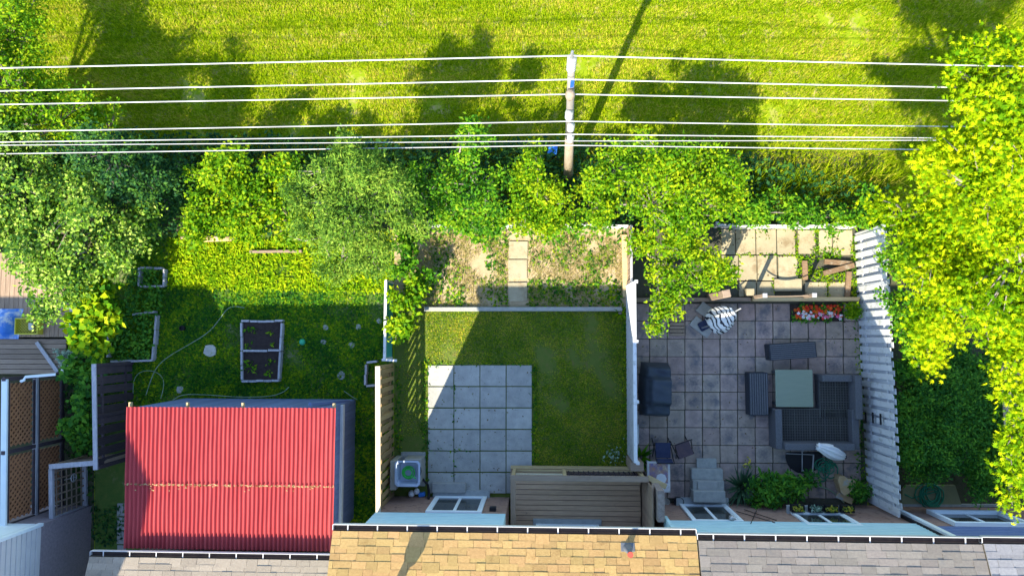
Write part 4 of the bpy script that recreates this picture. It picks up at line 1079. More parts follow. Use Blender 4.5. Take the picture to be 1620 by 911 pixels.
# dark pot by the steps
c = P(1071, 790); mb = MB(); mb.lathe(c + Vector((0, 0, PT - .01)), [(.09, 0), (.13, .24), (.12, .24), (.10, .18)], 14); mb.solo('plant_pot', m_black, c, 'small dark pot at the foot of the wall by the steps', 'pot')
c = P(1053, 791); mb = MB(); mb.lathe(c + Vector((0, 0, PT - .01)), [(.06, 0), (.08, .16), (.07, .16), (.06, .1)], 12); mb.solo('plant_pot', m_stone, c, 'small pale pot beside the dark pot at the wall', 'pot')
# old pallet under the shrub
c = P(1071, 515, .1); PLT = thing('timber_pallet', 'dark weathered pallet under the overhanging shrub', 'pallet', Vector((c.x, c.y, PT)))
for i in range(6):
    MB().box((c.x, c.y + .22 - i * .09, PT + .10), (.38, .07, .022), bev=.003).build('slat', m_greywood, PLT)
for i in (-1, 1): MB().box((c.x + i * .15, c.y, PT + .044), (.05, .52, .09)).build('runner', m_dark, PLT)
# flower bed
c = P(1290, 495); FB = thing('flower_bed', 'bed of red, white and pink flowers at the patio edge', 'flower bed', c)
A, B = P(1249, 482), P(1331, 508)
MB().box(((A.x + B.x) / 2, (A.y + B.y) / 2, .035), (B.x - A.x, A.y - B.y, .08)).build('soil', m_darksoil, FB)
rg = np.random.default_rng(21)
def bed_leaves(n, z0, z1, L_, W_, mat, nm, spread=.05, k=34):
    cc = np.stack([rg.uniform(A.x + .05, B.x - .05, k), rg.uniform(B.y + .05, A.y - .05, k)], 1)
    p = np.repeat(cc, n // k, 0) + rg.normal(0, spread, ((n // k) * k, 2))
    p = np.concatenate([p, rg.uniform(z0, z1, (len(p), 1))], 1) - np.array(c)
    me = leaves(nm, p, L_, W_, rg, 1.0); link(nm, me, mat, FB)
bed_leaves(700, .05, .17, .08, .04, L_ivy, 'foliage')
m_fl = [M('petal_red', (.62, .015, .012), (.70, .06, .015), 12, .6), M('petal_white', (.80, .80, .82), None, 4, .6), M('petal_pink', (.70, .05, .28), (.80, .25, .40), 12, .6), M('petal_orange', (.68, .16, .015), None, 4, .6)]
fme = []
for m_ in m_fl:
    mb = MB()
    for k in range(6):
        a = k / 6 * 6.283; mb.face([(0, 0, 0), (.034 * math.cos(a - .35), .034 * math.sin(a - .35), .010), (.052 * math.cos(a), .052 * math.sin(a), .004), (.034 * math.cos(a + .35), .034 * math.sin(a + .35), .010)])
    me = mb.mesh('flower'); me.materials.append(m_); fme.append(me)
for i in range(105):
    f = rg.random(); y = rg.random()
    kind = 1 if (y < .55 and rg.random() < .35) else (2 if y < .5 and rg.random() < .55 else (0 if rg.random() < .62 else 3))
    o = pieces('flower', fme[kind], None, FB, (lerp(A.x + .05, B.x - .05, f), lerp(B.y + .05, A.y - .03, y), rg.uniform(.17, .25)), (rg.uniform(-.4, .4), rg.uniform(-.4, .4), rg.uniform(0, 6)))
    s_ = rg.uniform(.6, 1.15); o.scale = (s_, s_, s_)
# terrace beam, posts and rope
A, B = P(1186, 474), P(1352, 474)
mb = MB(); mb.span(A + Vector((0, 0, .15)), B + Vector((0, 0, .15)), .10, .30, .008); mb.solo('terrace_beam', m_tan, A, 'tan timber retaining beam along the front of the slab terrace', 'beam')
A2, B2 = P(1004, 475), P(1185, 474)
mb = MB(); mb.span(A2 + Vector((0, 0, .10)), B2 + Vector((0, 0, .10)), .10, .20, .008); mb.solo('terrace_beam', m_greywood, A2, 'dark weathered timber beam under the overhanging shrub', 'beam')
RP = thing('rope_barrier', 'pair of short timber posts with a slack rope on the terrace edge', 'barrier', P(1188, 470))
pa, pc = P(1189, 471), P(1266, 470)
for q, h_ in ((pa, 1.10), (pc, .95)):
    MB().box(q + Vector((0, 0, h_ / 2)), (.085, .085, h_), bev=.008).build('post', m_greywood, RP)
    MB().box(q + Vector((0, 0, h_ + .02)), (.11, .11, .06), bev=.01).build('post_cap', m_oldwhite, RP)
path = [pa.lerp(pc, t_) + Vector((0, 0, .80 - .22 * 4 * t_ * (1 - t_) + -.05 * t_)) for t_ in [i / 12 for i in range(13)]]
MB().tube(path, .014, 6).build('rope', m_greywood, RP)
q = P(1124, 470); mb = MB(); mb.box(q + Vector((0, 0, .82)), (.19, .19, 1.66), .2, bev=.015); mb.solo('timber_post', m_greywood, q, 'thick timber post hidden among the shrub leaves beside the terrace', 'post')
q = P(1182, 463); mb = MB(); mb.box(q + Vector((0, 0, .16)), (.20, .18, .30), 0, bev=.01); mb.solo('concrete_block', m_tanslab, q, 'small pale concrete block at the terrace corner', 'block')
for a, b, z, lab in (((1302, 414), (1346, 418), .08, 'long brown timber offcut on the sunlit terrace'), ((1300, 433), (1348, 420), .12, 'slanting brown timber offcut resting over the other on the terrace'), ((1271, 413), (1272, 443), .08, 'short brown timber offcut crossing the terrace weeds'), ((1338, 470), (1341, 430), .08, 'brown timber offcut along the white fence foot')):
    mb = MB(); mb.span(P(*a) + Vector((0, 0, z)), P(*b) + Vector((0, 0, z)), .13, .07, .006); mb.solo('timber_offcut', m_timber, P(*a), lab, 'timber')
# planter boxes at the right window
for i, px in enumerate((1246, 1277, 1303, 1330)):
    px_ = (1232, 1259, 1282, 1306)[i]
    c = Vector((P(px_, 797).x + .10, wy + .16, .98))
    t = thing('planter_box', ('black planter box with yellow flowers, at the window sill end', 'black planter box with silvery herbs on the window sill', 'black planter box with yellow and white flowers on the window sill', 'black planter box with a few yellow flowers by the pale frame')[i], 'planter', c)
    mb = MB(); mb.box(c + Vector((0, 0, .005)), (.30, .17, .02))
    for s in (-1, 1): mb.box(c + Vector((s * .145, 0, .07)), (.016, .17, .15)); mb.box(c + Vector((0, s * .078, .07)), (.28, .014, .15))
    mb.build('box', m_black, t)
    MB().box(c + Vector((0, 0, .06)), (.272, .14, .10)).build('soil', m_darksoil, t)
    p = np.stack([rg.uniform(-.12, .12, 70), rg.uniform(-.06, .06, 70), rg.uniform(.10, .17, 70)], 1)
    link('plants', leaves('plants', p, .055, .035, rg, 1), L_paleherb if i == 1 else L_flower2, t)
MB().box((0, 0, 0), (1, 1, 1)).bm.free()
# wall rods and small lamp
mb = MB(); yw_ = wy + .03
for a, b in (((1150, .9), (1186, 2.0)), ((1182, .8), (1150, 2.1)), ((1165, .7), (1192, 1.8))):
    mb.tube([(P(a[0], 797).x, yw_, a[1]), (P(b[0], 797).x, yw_ + .02, b[1])], .010, 5)
mb.solo('wall_trellis', m_black, (P(1168, 797).x, yw_, .8), 'thin dark crossed rods fixed to the brick wall above the shrubs', 'trellis')
c = Vector((P(1128, 797).x, wy + .10, 1.75)); mb = MB(); mb.lathe(c, [(.05, 0), (.07, .08), (.05, .16)], 12); mb.box(c + Vector((0, -.06, .08)), (.04, .10, .04)); mb.solo('wall_lamp', m_metal, c, 'small grey lamp on the brick wall beside the crossed rods', 'lamp', smooth=True)

# ================================================================== middle yard objects
c = P(654, 736); mb = MB(); A, B = P(635, 714), P(673, 768); mb.box(((A.x + B.x) / 2, (A.y + B.y) / 2, .03), (B.x - A.x, A.y - B.y, .07), bev=.008); mb.solo('concrete_pad', m_concrete, c, 'square concrete pad under the heat pump', 'pad')
A, B = P(640, 724, .5), P(667, 762, .5); c = Vector(((A.x + B.x) / 2, (A.y + B.y) / 2, .06))
HPm = thing('heat_pump', 'boxy grey air conditioning unit by the tan fence', 'air conditioner', c)
MB().box(c + Vector((0, 0, .27)), (B.x - A.x, A.y - B.y, .55), bev=.02).build('casing', m_hp, HPm)
mb = MB(); mb.lathe(c + Vector((0, 0, .545)), [(.22, 0), (.24, .02), (.22, .02), (.05, .012)], 20); mb.build('fan_grille', m_black, HPm)
MB().tube([c + Vector((.22, -.25, .3)), c + Vector((.34, -.42, .2)), c + Vector((.36, -.60, .1)), c + Vector((.38, -.75, .3))], .03, 8).build('pipe', m_black, HPm, True)
c2 = c + Vector((-.07, -.02, .565))
TU = thing('plastic_tub', 'clear plastic tub standing on the air conditioning unit', 'tub', c2)
mb = MB(); w1, w2, hh = .24, .29, .26
pts = lambda w_: [(c2.x + x * w_, c2.y + y * w_) for x, y in ((-.8, -1), (.8, -1), (1, -.8), (1, .8), (.8, 1), (-.8, 1), (-1, .8), (-1, -.8))]
def ringv(w_, z): return [mb.bm.verts.new((x, y, z)) for x, y in pts(w_)]
r0, r1, r2, r3, r4 = ringv(w1, c2.z), ringv(w2, c2.z + hh), ringv(w2 + .03, c2.z + hh), ringv(w2 - .02, c2.z + hh - .005), ringv(w1 - .02, c2.z + .02)
for a, b in ((r0, r1), (r1, r2), (r2, r3), (r3, r4)):
    for i in range(8): mb.bm.faces.new((a[i], a[(i + 1) % 8], b[(i + 1) % 8], b[i]))
mb.bm.faces.new(r4); mb.bm.faces.new(r0[::-1]); mb.build('tub', m_tub, TU)
MB().box(c2 + Vector((0, 0, hh + .012)), (.1, .1, .02)).bm.free()
path = []
for i in range(60):
    a = i / 12 * 6.283; k = .13 + .035 * math.sin(a * .4); path.append(c2 + Vector((k * math.cos(a), k * math.sin(a), .06 + .16 * i / 60)))
path += [c2 + Vector((.18, -.10, .25)), c2 + Vector((.22, -.12, .27))]
mb = MB(); mb.tube(path, .014, 6); mb.solo('garden_hose', m_hosegrn, c2 + Vector((0, 0, .04)), 'bright green hose coiled inside the clear plastic tub', 'hose', smooth=True)
A, B = P(621, 724, .4), P(633, 770, .4); c = Vector(((A.x + B.x) / 2, (A.y + B.y) / 2, 0)); mb = MB(); mb.box(c + Vector((0, 0, .4)), (.16, A.y - B.y, .80), bev=.015); mb.solo('utility_box', m_hp, c, 'narrow beige cabinet standing against the tan fence', 'cabinet')
q = P(656, 779); mb = MB(); mb.lathe(q + Vector((-.06, .0, 0)), [(.06, 0), (.09, .10), (.07, .2), (.03, .24)], 10); mb.lathe(q + Vector((.07, .06, 0)), [(.05, 0), (.08, .10), (.06, .2)], 10); mb.solo('white_bag', m_cloth, q, 'crumpled white bag at the foot of the brick wall', 'bag', smooth=True)
q = P(668, 782); mb = MB(); mb.box(q + Vector((0, .02, .06)), (.16, .1, .14), .2, bev=.01); mb.solo('blue_box', m_bluepl, q, 'small blue box beside the crumpled white bag', 'box')
# blue bin at the pole
q = P(874, 242); mb = MB(); mb.box(0, (.20, .19, .30), M=Matrix.Translation(q + Vector((0, 0, .15))) @ Matrix.Rotation(-.15, 4, 'Z'), bev=.015); mb.box(0, (.24, .22, .03), M=Matrix.Translation(q + Vector((0, 0, .31))) @ Matrix.Rotation(-.15, 4, 'Z'), bev=.008); mb.solo('blue_bucket', m_bluepl, q, 'bright blue lidded box in the grass beside the utility pole', 'box')

# ================================================================== left yard objects
RB = thing('raised_bed', 'two-part raised bed with pale plank edges and dark soil', 'planter', P(417, 555))
def plank(p0, p1, z, wd, ht, par, mat, nm='plank'): MB().span(p0 + Vector((0, 0, z)), p1 + Vector((0, 0, z)), wd, ht, .005).build(nm, mat, par)
def seg_edge(a, b, n, par, mat):
    A, B = P(*a), P(*b)
    for i in range(n):
        j = Vector((random.uniform(-.012, .012), random.uniform(-.012, .012), 0)); plank(A.lerp(B, i / n + .004) + j, A.lerp(B, (i + 1) / n - .004) + j, .09, .055, .2, par, mat, 'edge_plank')
for a, b, n in (((386, 508), (451, 508), 5), ((386, 602), (445, 602), 5), ((386, 511), (387, 600), 4), ((450, 511), (445, 600), 4), ((389, 554), (447, 554), 3)): seg_edge(a, b, n, RB, m_oldwhite)
mb = MB(); mb.prism([P(388, 510)[:2], P(388, 600)[:2], P(444, 600)[:2], P(448, 510)[:2]], .0, .12); mb.build('soil', m_darksoil, RB)
rg = np.random.default_rng(33)
def seedling(px, py, r, n, mat, lab, z=.12, L=.10, W=.045, grp=None, nm='seedling'):
    q = P(px, py) + Vector((0, 0, z)); p = np.concatenate([rg.normal(0, r, (n, 2)), rg.uniform(0, r * 1.3, (n, 1))], 1)
    me = leaves(nm, p, L, W, rg, .8); o = link(nm, me, mat, None, q); tag(o, lab, 'plant', grp); return o
for px, py, r, n in ((399, 580, .10, 40), (396, 520, .05, 14), (407, 523, .05, 14), (397, 545, .05, 14), (430, 527, .03, 8), (432, 545, .03, 8), (430, 572, .05, 12), (428, 590, .04, 10)):
    seedling(px, py, r, n, L_mid, 'small green seedling growing in the raised bed soil' if r < .09 else 'largest leafy seedling in the raised bed', grp='seedlings in the raised bed' if r < .09 else None)
for lab, segs, soil in (('old pale edged bed overgrown with ivy beside the dark fence', (((177, 509), (177, 565), 2), ((253, 499), (247, 570), 3), ((180, 572), (247, 569), 2), ((216, 497), (250, 494), 2)), None),
                        ('small weathered planter frame overgrown in shade near the pale tree', (((265, 427), (264, 453), 2), ((228, 453), (262, 453), 2), ((226, 424), (226, 453), 2), ((228, 425), (262, 425), 2)), None),
                        ('low empty plank frame in front of the tan fence', (((582, 573), (598, 571), 1), ((581, 576), (581, 608), 2), ((582, 610), (598, 609), 1)), None)):
    q = P(*segs[0][0]); t = thing('plank_frame', lab, 'planter', q)
    for a, b, n in segs: seg_edge(a, b, n, t, m_oldwhite)
p = scatter([(180, 500), (250, 500), (246, 568), (180, 568)], 420, rg, None, .05); p[:, 2] += rg.random(len(p)) * .25
stuff('ivy_patch', 'dark ivy filling the old pale edged bed', 'ivy', leaves('g', p, .10, .06, rg, .8), L_ivy)
p = scatter([(215, 425), (262, 425), (262, 500), (200, 500)], 380, rg, None, .05); p[:, 2] += rg.random(len(p)) * .25
stuff('ivy_patch', 'dark leafy plants around the small weathered planter frame', 'ivy', leaves('g', p, .10, .06, rg, .8), L_ivy)
def stone(px, py, r, lab, mat=m_stone, h=.05):
    q = P(px, py); mb = MB(); pts = []
    for k in range(11):
        a = k / 11 * 6.283; rr_ = r * random.uniform(.85, 1.1); pts.append((q.x + rr_ * math.cos(a), q.y + rr_ * math.sin(a)))
    mb.prism(pts, -.01, h); bmesh.ops.bevel(mb.bm, geom=[e for e in mb.bm.edges if all(v.co.z > h - .001 for v in e.verts)], offset=.012, segments=1, affect='EDGES')
    mb.solo('stone', mat, q, lab, 'stone')
stone(333, 555, .18, 'pale round stepping stone in the clover lawn')
for px, py, r in ((515, 518, .08), (567, 517, .08), (600, 508, .08), (512, 541, .08), (556, 546, .09), (540, 594, .12), (285, 616, .10)): stone(px, py, r, 'small worn grey stone half sunk in the clover lawn', m_concrete, .03)
for o in [o for o in bpy.data.objects if o.get('label', '').startswith('small worn grey stone')]: o['group'] = 'worn stones in the clover lawn'
q = P(479, 541); mb = MB(); mb.lathe(q, [(.08, 0), (.085, .05), (.06, .10), (.02, .12)], 12); mb.solo('green_cap', M('green_plastic', (.05, .40, .22), None, 4, .4), q, 'small round green plastic cap in the clover lawn', 'cap', smooth=True)
q = P(291, 519); mb = MB(); mb.lathe(q, [(.06, 0), (.07, .14), (.06, .14), (.05, .08)], 12); mb.solo('plant_pot', m_black, q, 'small black pot standing in the clover lawn', 'pot')

# ================================================================== far left yard
zd = .40
DKL = thing('timber_deck', 'weathered timber deck of lengthwise boards under the pale leaved tree', 'deck', P(50, 490))
for i in range(17):
    x0 = -14 + i * 7.3; A, B = P(x0, 466, zd), P(x0 + 7.0, 466, zd); A.y, B.y = P(x0, 400, zd).y, P(x0, 533, zd).y
    MB().box(((A.x + B.x) / 2, (A.y + B.y) / 2, zd - .02), (B.x - A.x, A.y - B.y, .035), bev=.004).build('plank', m_greywoodv, DKL)
A, B = P(-12, 402, 0), P(106, 532, 0); MB().box(((A.x + B.x) / 2, (A.y + B.y) / 2, .17), (B.x - A.x, A.y - B.y, .37)).build('deck_frame', m_dark, DKL)
zd2 = .28
DK2 = thing('timber_deck', 'lower timber deck step of crosswise boards beside lattice screen', 'deck', P(50, 562))
for i in range(7):
    A, B = P(-14, 536 + i * 8.0, zd2), P(104, 536 + i * 8.0 + 7.6, zd2)
    MB().box(((A.x + B.x) / 2, (A.y + B.y) / 2, zd2 - .02), (B.x - A.x, A.y - B.y, .035), bev=.004).build('plank', m_greywood, DK2)
A, B = P(-12, 538), P(102, 590); MB().box(((A.x + B.x) / 2, (A.y + B.y) / 2, .10), (B.x - A.x, A.y - B.y, .26)).build('deck_frame', m_dark, DK2)
mb = MB(); mb.span(P(60, 541, zd2) + Vector((0, 0, .04)), P(93, 588, zd2) + Vector((0, 0, .04)), .10, .05, .005); mb.solo('loose_board', m_oldwhite, P(60, 541, zd2), 'loose grey board lying slantwise on the lower deck', 'board')
PSL = thing('picket_rail', 'weathered pale rail at the edge of the upper deck', 'rail', P(115, 500))
MB().span(P(114, 470, .7) , P(112, 528, .7), .09, .05, .005).build('cap_rail', m_oldwhite, PSL)
for yy in (472, 500, 527): q = P(117, yy); MB().box(q + Vector((.12, 0, .35)), (.08, .08, .70)).build('post', m_greywood, PSL) if False else MB().box((P(114, yy, .7).x, P(114, yy, .7).y, .34), (.08, .08, .70)).build('post', m_greywood, PSL)
# yellow crate
A, B = P(24, 503, zd + .2), P(60, 529, zd + .2); c = Vector(((A.x + B.x) / 2, (A.y + B.y) / 2, zd)); wx, wy2 = B.x - A.x, A.y - B.y
CRT = thing('plastic_crate', 'yellow plastic crate with an open lattice, on the upper deck', 'crate', c)
mb = MB()
for s in (-1, 1):
    mb.box(c + Vector((s * (wx / 2 - .015), 0, .11)), (.03, wy2, .22), bev=.008); mb.box(c + Vector((0, s * (wy2 / 2 - .015), .11)), (wx - .06, .03, .22), bev=.008)
mb.build('rim', m_yelpl, CRT)
mb = MB(); mb.box(c + Vector((0, 0, .01)), (wx - .05, wy2 - .05, .02)); mb.build('bottom', m_dark, CRT)
mb = MB(); lattice(mb, c + Vector((-wx / 2 + .03, -wy2 / 2 + .03, .12)), (1, 0, 0), (0, 1, 0), wx - .06, wy2 - .06, .075, .014, .01, True); mb.build('lattice', m_yelpl, CRT)
mb = MB(); mb.box(c + Vector((.10, 0, .16)), (.13, .20, .08), .1, bev=.02); mb.solo('grey_cloth', m_stone, c + Vector((.10, 0, .12)), 'grey folded cloth lying in the yellow crate', 'cloth')
# blue tarp bundle
c = P(5, 512, zd + .2); c.z = zd; mb = MB(); vv = []
for j in range(13):
    row = []
    for i in range(13):
        u, v = i / 12 * 2 - 1, j / 12 * 2 - 1
        r = math.hypot(u, v); z = max(0, 1 - r ** 2.2) * .38 + .06 * mnoise.noise(Vector((u * 2.6, v * 2.6, 1))) + .03 * mnoise.noise(Vector((u * 7, v * 7, 3)))
        row.append(mb.bm.verts.new(c + Vector((u * .34 + .05 * v, v * .40, max(.005, z)))))
    vv.append(row)
for a, b in zip(vv, vv[1:]):
    for i in range(12): mb.bm.faces.new((a[i], a[i + 1], b[i + 1], b[i]))
mb.solo('tarp_bundle', m_tarp, c, 'crumpled blue and clear tarp bundle on the upper deck', 'tarp', smooth=True)
# birdhouse
c = P(110, 583, .6); BH = thing('birdhouse', 'small pale blue birdhouse on a post beside the vine', 'birdhouse', Vector((c.x, c.y, 0)))
MB().box((c.x, c.y, .28), (.05, .05, .6)).build('post', m_greywood, BH)
MB().box((c.x, c.y, .68), (.13, .15, .22), bev=.006).build('box', m_trim, BH)
mb = MB()
for s in (-1, 1): mb.box(0, (.12, .2, .014), M=Matrix.Translation((c.x + s * .045, c.y, .82)) @ Matrix.Rotation(s * .6, 4, 'Y'))
mb.build('roof', m_trim, BH)
# tall lattice screen
A, B = P(101, 592), P(100, 800); hS = 2.1
LS = thing('lattice_screen', 'tall dark framed screen with amber lattice panels beside the deck', 'screen', A)
d = (B - A).normalized(); L = (B - A).length
for f in (0, .5, 1): MB().box(A + d * L * f + Vector((0, 0, hS / 2)), (.09, .09, hS + .1), bev=.006).build('post', m_dark, LS)
for z, m_, wd in ((.06, m_dark, .08), (1.06, m_oldwhite, .11), (hS, m_trim, .14)):
    MB().span(A + Vector((0, 0, z)), B + Vector((0, 0, z)), wd, .08 if z < 2 else .06, .005).build('rail', m_, LS)
for k in range(2):
    for z in (.16, 1.18):
        o_ = A + d * (L * (.5 * k) + .12) + Vector((.0, 0, z)); wv_ = L / 2 - .24
        mb = MB(); lattice(mb, o_, d, (0, 0, 1), wv_, .78, .15, .045, .012, True); pn = mb.build('lattice_panel', m_amber, LS)
        MB().box(A + d * L * (.5 * k + .25) + Vector((-.04, 0, z + .39)), (.012, wv_, .78)).build('backing', m_amberback, pn)
        for e in (-.04, .82): MB().span(o_ + Vector((.02, 0, e)) - d * .05, o_ + d * (wv_ + .05) + Vector((.02, 0, e)), .04, .05).build('panel_frame', m_dark, pn)
MB().tube([P(33, 603, 1.9), P(38, 601, 1.9), P(40, 596, 1.9), P(88, 592, 1.6)], .035, 8).build('drain_pipe', m_trim, LS)
# lattice side screen and plank top
A, B = P(137, 726), P(138, 800); LG2 = thing('lattice_gate', 'short grey square lattice panel at the alley entrance', 'gate', A); d = (B - A).normalized(); L = (B - A).length
mb = MB(); lattice(mb, A + Vector((0, 0, .12)), d, (0, 0, 1), L, 1.16, .19, .035, .014); mb.build('lattice', m_greywood, LG2)
for z in (.08, 1.36): MB().span(A + Vector((0, 0, z)), B + Vector((0, 0, z)), .10, .09, .005).build('rail', m_oldwhite, LG2)
for p_ in (A, B): MB().box(p_ + Vector((0, 0, .66)), (.09, .09, 1.36)).build('post', m_oldwhite, LG2)
A, B = P(212, 718), P(138, 722); PF = board_fence('board_fence', 'short plank fence joining lattice panel and dark fence', (212, 716), (139, 722), 1.38, 6, .9, m_greywood, None, .02, posts=2, rails=(.3, 1.2), capmat=m_oldwhite, capw=.12)
mb = MB(); q = P(113, 755, 1.0); 
ring = [q + Vector((0, .10 * math.cos(a), .10 * math.sin(a))) + Vector((.06, 0, 0)) for a in [k / 16 * 6.283 for k in range(17)]]
mb.tube(ring, .012, 6); mb.tube([q + Vector((.06, -.1, 0)), q + Vector((.06, .1, 0))], .008, 5); mb.tube([q + Vector((.06, 0, -.1)), q + Vector((.02, 0, .30))], .008, 5)
mb.solo('ring_ornament', m_metal, q, 'round metal ring hanging on the square lattice panel', 'ornament')
paved('alley_path', [(186, 795 + i * 22, 200, 795 + i * 22 + 21) for i in range(4)], m_concrete, .03)
# mossy panel in hedge yard
mb = MB(); mb.prism([P(1424, 797)[:2], P(1518, 797)[:2], P(1508, 766)[:2], P(1432, 766)[:2], P(1425, 774)[:2]], .0, .09); mb.solo('mossy_panel', m_moss, P(1470, 782), 'flat mossy olive panel at the foot of the brick wall', 'panel')
mb = MB(); mb.span(P(1426, 797.5) + Vector((0, 0, .05)), P(1600, 798.5) + Vector((0, 0, .05)), .06, .10); mb.solo('wall_curb', m_concrete, P(1426, 797), 'thin pale curb along the brick wall behind the hedge', 'curb')

# ================================================================== plants in yards
def spiky(name, label, px, py, n, L, W, mat, z=.03, seed=1):
    rg = np.random.default_rng(seed); q = P(px, py) + Vector((0, 0, z)); t = thing(name, label, 'plant', q); V = []
    for i in range(n):
        a = rg.uniform(0, 6.283); e = rg.uniform(.15, 1.35); l_ = L * rg.uniform(.7, 1.1); side = Vector((-math.sin(a), math.cos(a), 0)); h = Vector((math.cos(a), math.sin(a), 0))
        k0 = h * .03; k1 = h * (l_ * .5 * math.cos(e)) + Vector((0, 0, l_ * .5 * math.sin(e))); k2 = h * (l_ * math.cos(e) * 1.05) + Vector((0, 0, l_ * math.sin(e) * .82))
        V += [k0 - side * W * .35, k0 + side * W * .35, k1 + side * W * .5, k1 - side * W * .5, k2]
    me = raw_mesh(name, np.array([tuple(v) for v in V]), 5, [(0, 1, 2, 3), (3, 2, 4)]); link('blades', me, mat, t)
    MB().lathe(q - Vector((0, 0, .03)), [(.06, 0), (.05, .08), (.02, .14)], 8).build('stem', m_bark, t)
spiky('yucca_plant', 'large spiky yucca clump with grey-green blades beside the steps', 1172, 770, 90, .62, .05, L_yucca, seed=2)
spiky('potted_plant', 'glossy spiky plant between white fence and small table', 1013, 722, 40, .42, .07, L_mid, seed=4)
spiky('grass_tuft', 'spiky green tuft in the corner of the lawn by the fence', 981, 495, 26, .30, .03, L_yg, seed=6)
G = 'planted shrubs'
tree('garden_shrub', 'leafy green shrub between the yucca and the green hose', 'shrub', (1230, 780), [(1215, 768, .45, 26), (1245, 772, .5, 26), (1270, 768, .4, 20), (1200, 780, .35, 18), (1232, 786, .4, 20)], (.13, .05), 900, L_ivy, trunk=.03, cr=.10, seed=41)
tree('round_shrub', 'small dark round shrub at the foot of the white fence', 'shrub', (1358, 778), [(1358, 776, .3, 17), (1352, 770, .3, 12)], (.07, .04), 1500, L_ivy, trunk=.025, cr=.08, seed=42)
tree('garden_shrub', 'bright low shrub at the end of the flower bed', 'shrub', (1346, 493), [(1344, 493, .3, 14), (1352, 489, .3, 12)], (.08, .04), 1500, L_yg, trunk=.02, cr=.07, seed=43)
tree('garden_shrub', 'pale leaved bush hanging over the teal mesh fence', 'shrub', (640, 500), [(640, 480, .9, 24), (648, 508, .9, 22), (634, 528, .8, 15), (622, 518, .9, 8), (660, 460, .7, 22)], (.11, .07), 750, L_yg, trunk=.03, cr=.11, seed=44)
tree('garden_shrub', 'dark undergrown shrub behind the teal mesh fence top', 'shrub', (650, 425), [(645, 420, .8, 26), (668, 440, .6, 20), (640, 392, .8, 24)], (.11, .06), 700, L_mid, trunk=.03, cr=.12, seed=45)
tree('herb_plant', 'pale silvery herb beside the birdhouse', 'plant', (100, 570), [(98, 565, .4, 12), (104, 575, .5, 9), (112, 560, .5, 9)], (.06, .04), 900, L_paleherb, trunk=.015, cr=.07, seed=46)
tree('climbing_vine', 'yellow-green vine with large leaves over the deck rail', 'vine', (150, 500), [(140, 450, 1.5, 36), (160, 470, 1.4, 30), (140, 500, 1.5, 32), (165, 515, 1.3, 24), (135, 535, 1.4, 24), (155, 548, 1.3, 22)], (.17, .14), 420, L_vine, trunk=.03, cr=.16, seed=47, zs=.5)
tree('climbing_vine', 'dark shaded vine below the yellow one along the lattice screen', 'vine', (128, 640), [(125, 590, .9, 26), (130, 630, .8, 26), (126, 670, .7, 24), (135, 700, .6, 18), (150, 585, .8, 16)], (.14, .11), 500, L_ivy, trunk=.03, cr=.14, seed=48, zs=.5)
for px, py, r, n, lab in ((185, 590, .06, 10, 'small sprig of leaves on the dark board fence, upper one'), (192, 640, .06, 9, 'small sprig of leaves on the dark board fence, lower one')):
    pass
seedling(1182, 735, .08, 14, L_flower2, 'small plant with orange blooms at the patio edge by the yucca', .04)
seedling(972, 718, .12, 60, L_paleherb, 'pale herb clump in the lawn corner near the deck', .02, .08, .05)

# ================================================================== field-edge trees and shrubs
FG = 'shrubs along the field edge'
tree('broadleaf_tree', 'large pale-leaved tree overhanging the far timber deck', 'tree', (70, 370),
     [(40, 300, 2.6, 92), (125, 325, 2.5, 82), (55, 390, 2.4, 84), (150, 400, 2.2, 64), (10, 250, 2.6, 74), (205, 370, 1.9, 46), (110, 455, 2.4, 42), (72, 490, 2.1, 26), (230, 340, 1.6, 36), (-50, 340, 3, 90)], (.085, .058), 900, L_pale, trunk=.16, cr=.17, seed=1, per=24)
tree('broadleaf_tree', 'sunlit leafy tree at the corner of the field under wires', 'tree', (40, 200),
     [(15, 140, 2.4, 66), (75, 140, 2.0, 48), (15, 60, 2.2, 58), (95, 195, 2.4, 56), (10, 195, 2.6, 62), (140, 175, 1.7, 38), (45, 25, 1.6, 36), (170, 205, 1.8, 38), (40, 90, 2.0, 46)], (.085, .05), 750, L_yg, trunk=.14, cr=.20, seed=2)
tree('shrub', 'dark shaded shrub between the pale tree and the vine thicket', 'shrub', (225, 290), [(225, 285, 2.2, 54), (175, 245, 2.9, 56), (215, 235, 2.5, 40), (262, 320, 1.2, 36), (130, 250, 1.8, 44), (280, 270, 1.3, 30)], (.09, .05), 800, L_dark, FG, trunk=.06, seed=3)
tree('shrub', 'bright yellow-green vine thicket beside the dark shaded shrub', 'shrub', (390, 310), [(370, 280, 1.5, 52), (335, 330, 1.1, 50), (410, 330, 1.2, 54), (440, 275, 1.4, 42), (330, 275, 1.3, 36), (460, 345, 1.0, 38), (390, 355, .8, 40), (320, 355, .8, 30)], (.095, .062), 900, L_yg, FG, trunk=.05, cr=.16, seed=4)
tree('willow_tree', 'silvery fine-leaved tree between vine thicket and dry garden bed', 'tree', (575, 360), [(570, 325, 3.2, 80), (535, 268, 3.6, 54), (610, 280, 3.5, 52), (515, 375, 2.4, 58), (590, 400, 2.2, 56), (642, 330, 2.5, 40), (540, 420, 1.6, 36), (560, 240, 3.6, 32), (480, 320, 2.2, 34), (568, 258, 4.5, 28), (578, 282, 4.0, 36)], (.09, .030), 1250, L_silver, None, trunk=.11, cr=.14, seed=5, per=30, barkmat=m_twig, tw=.15)
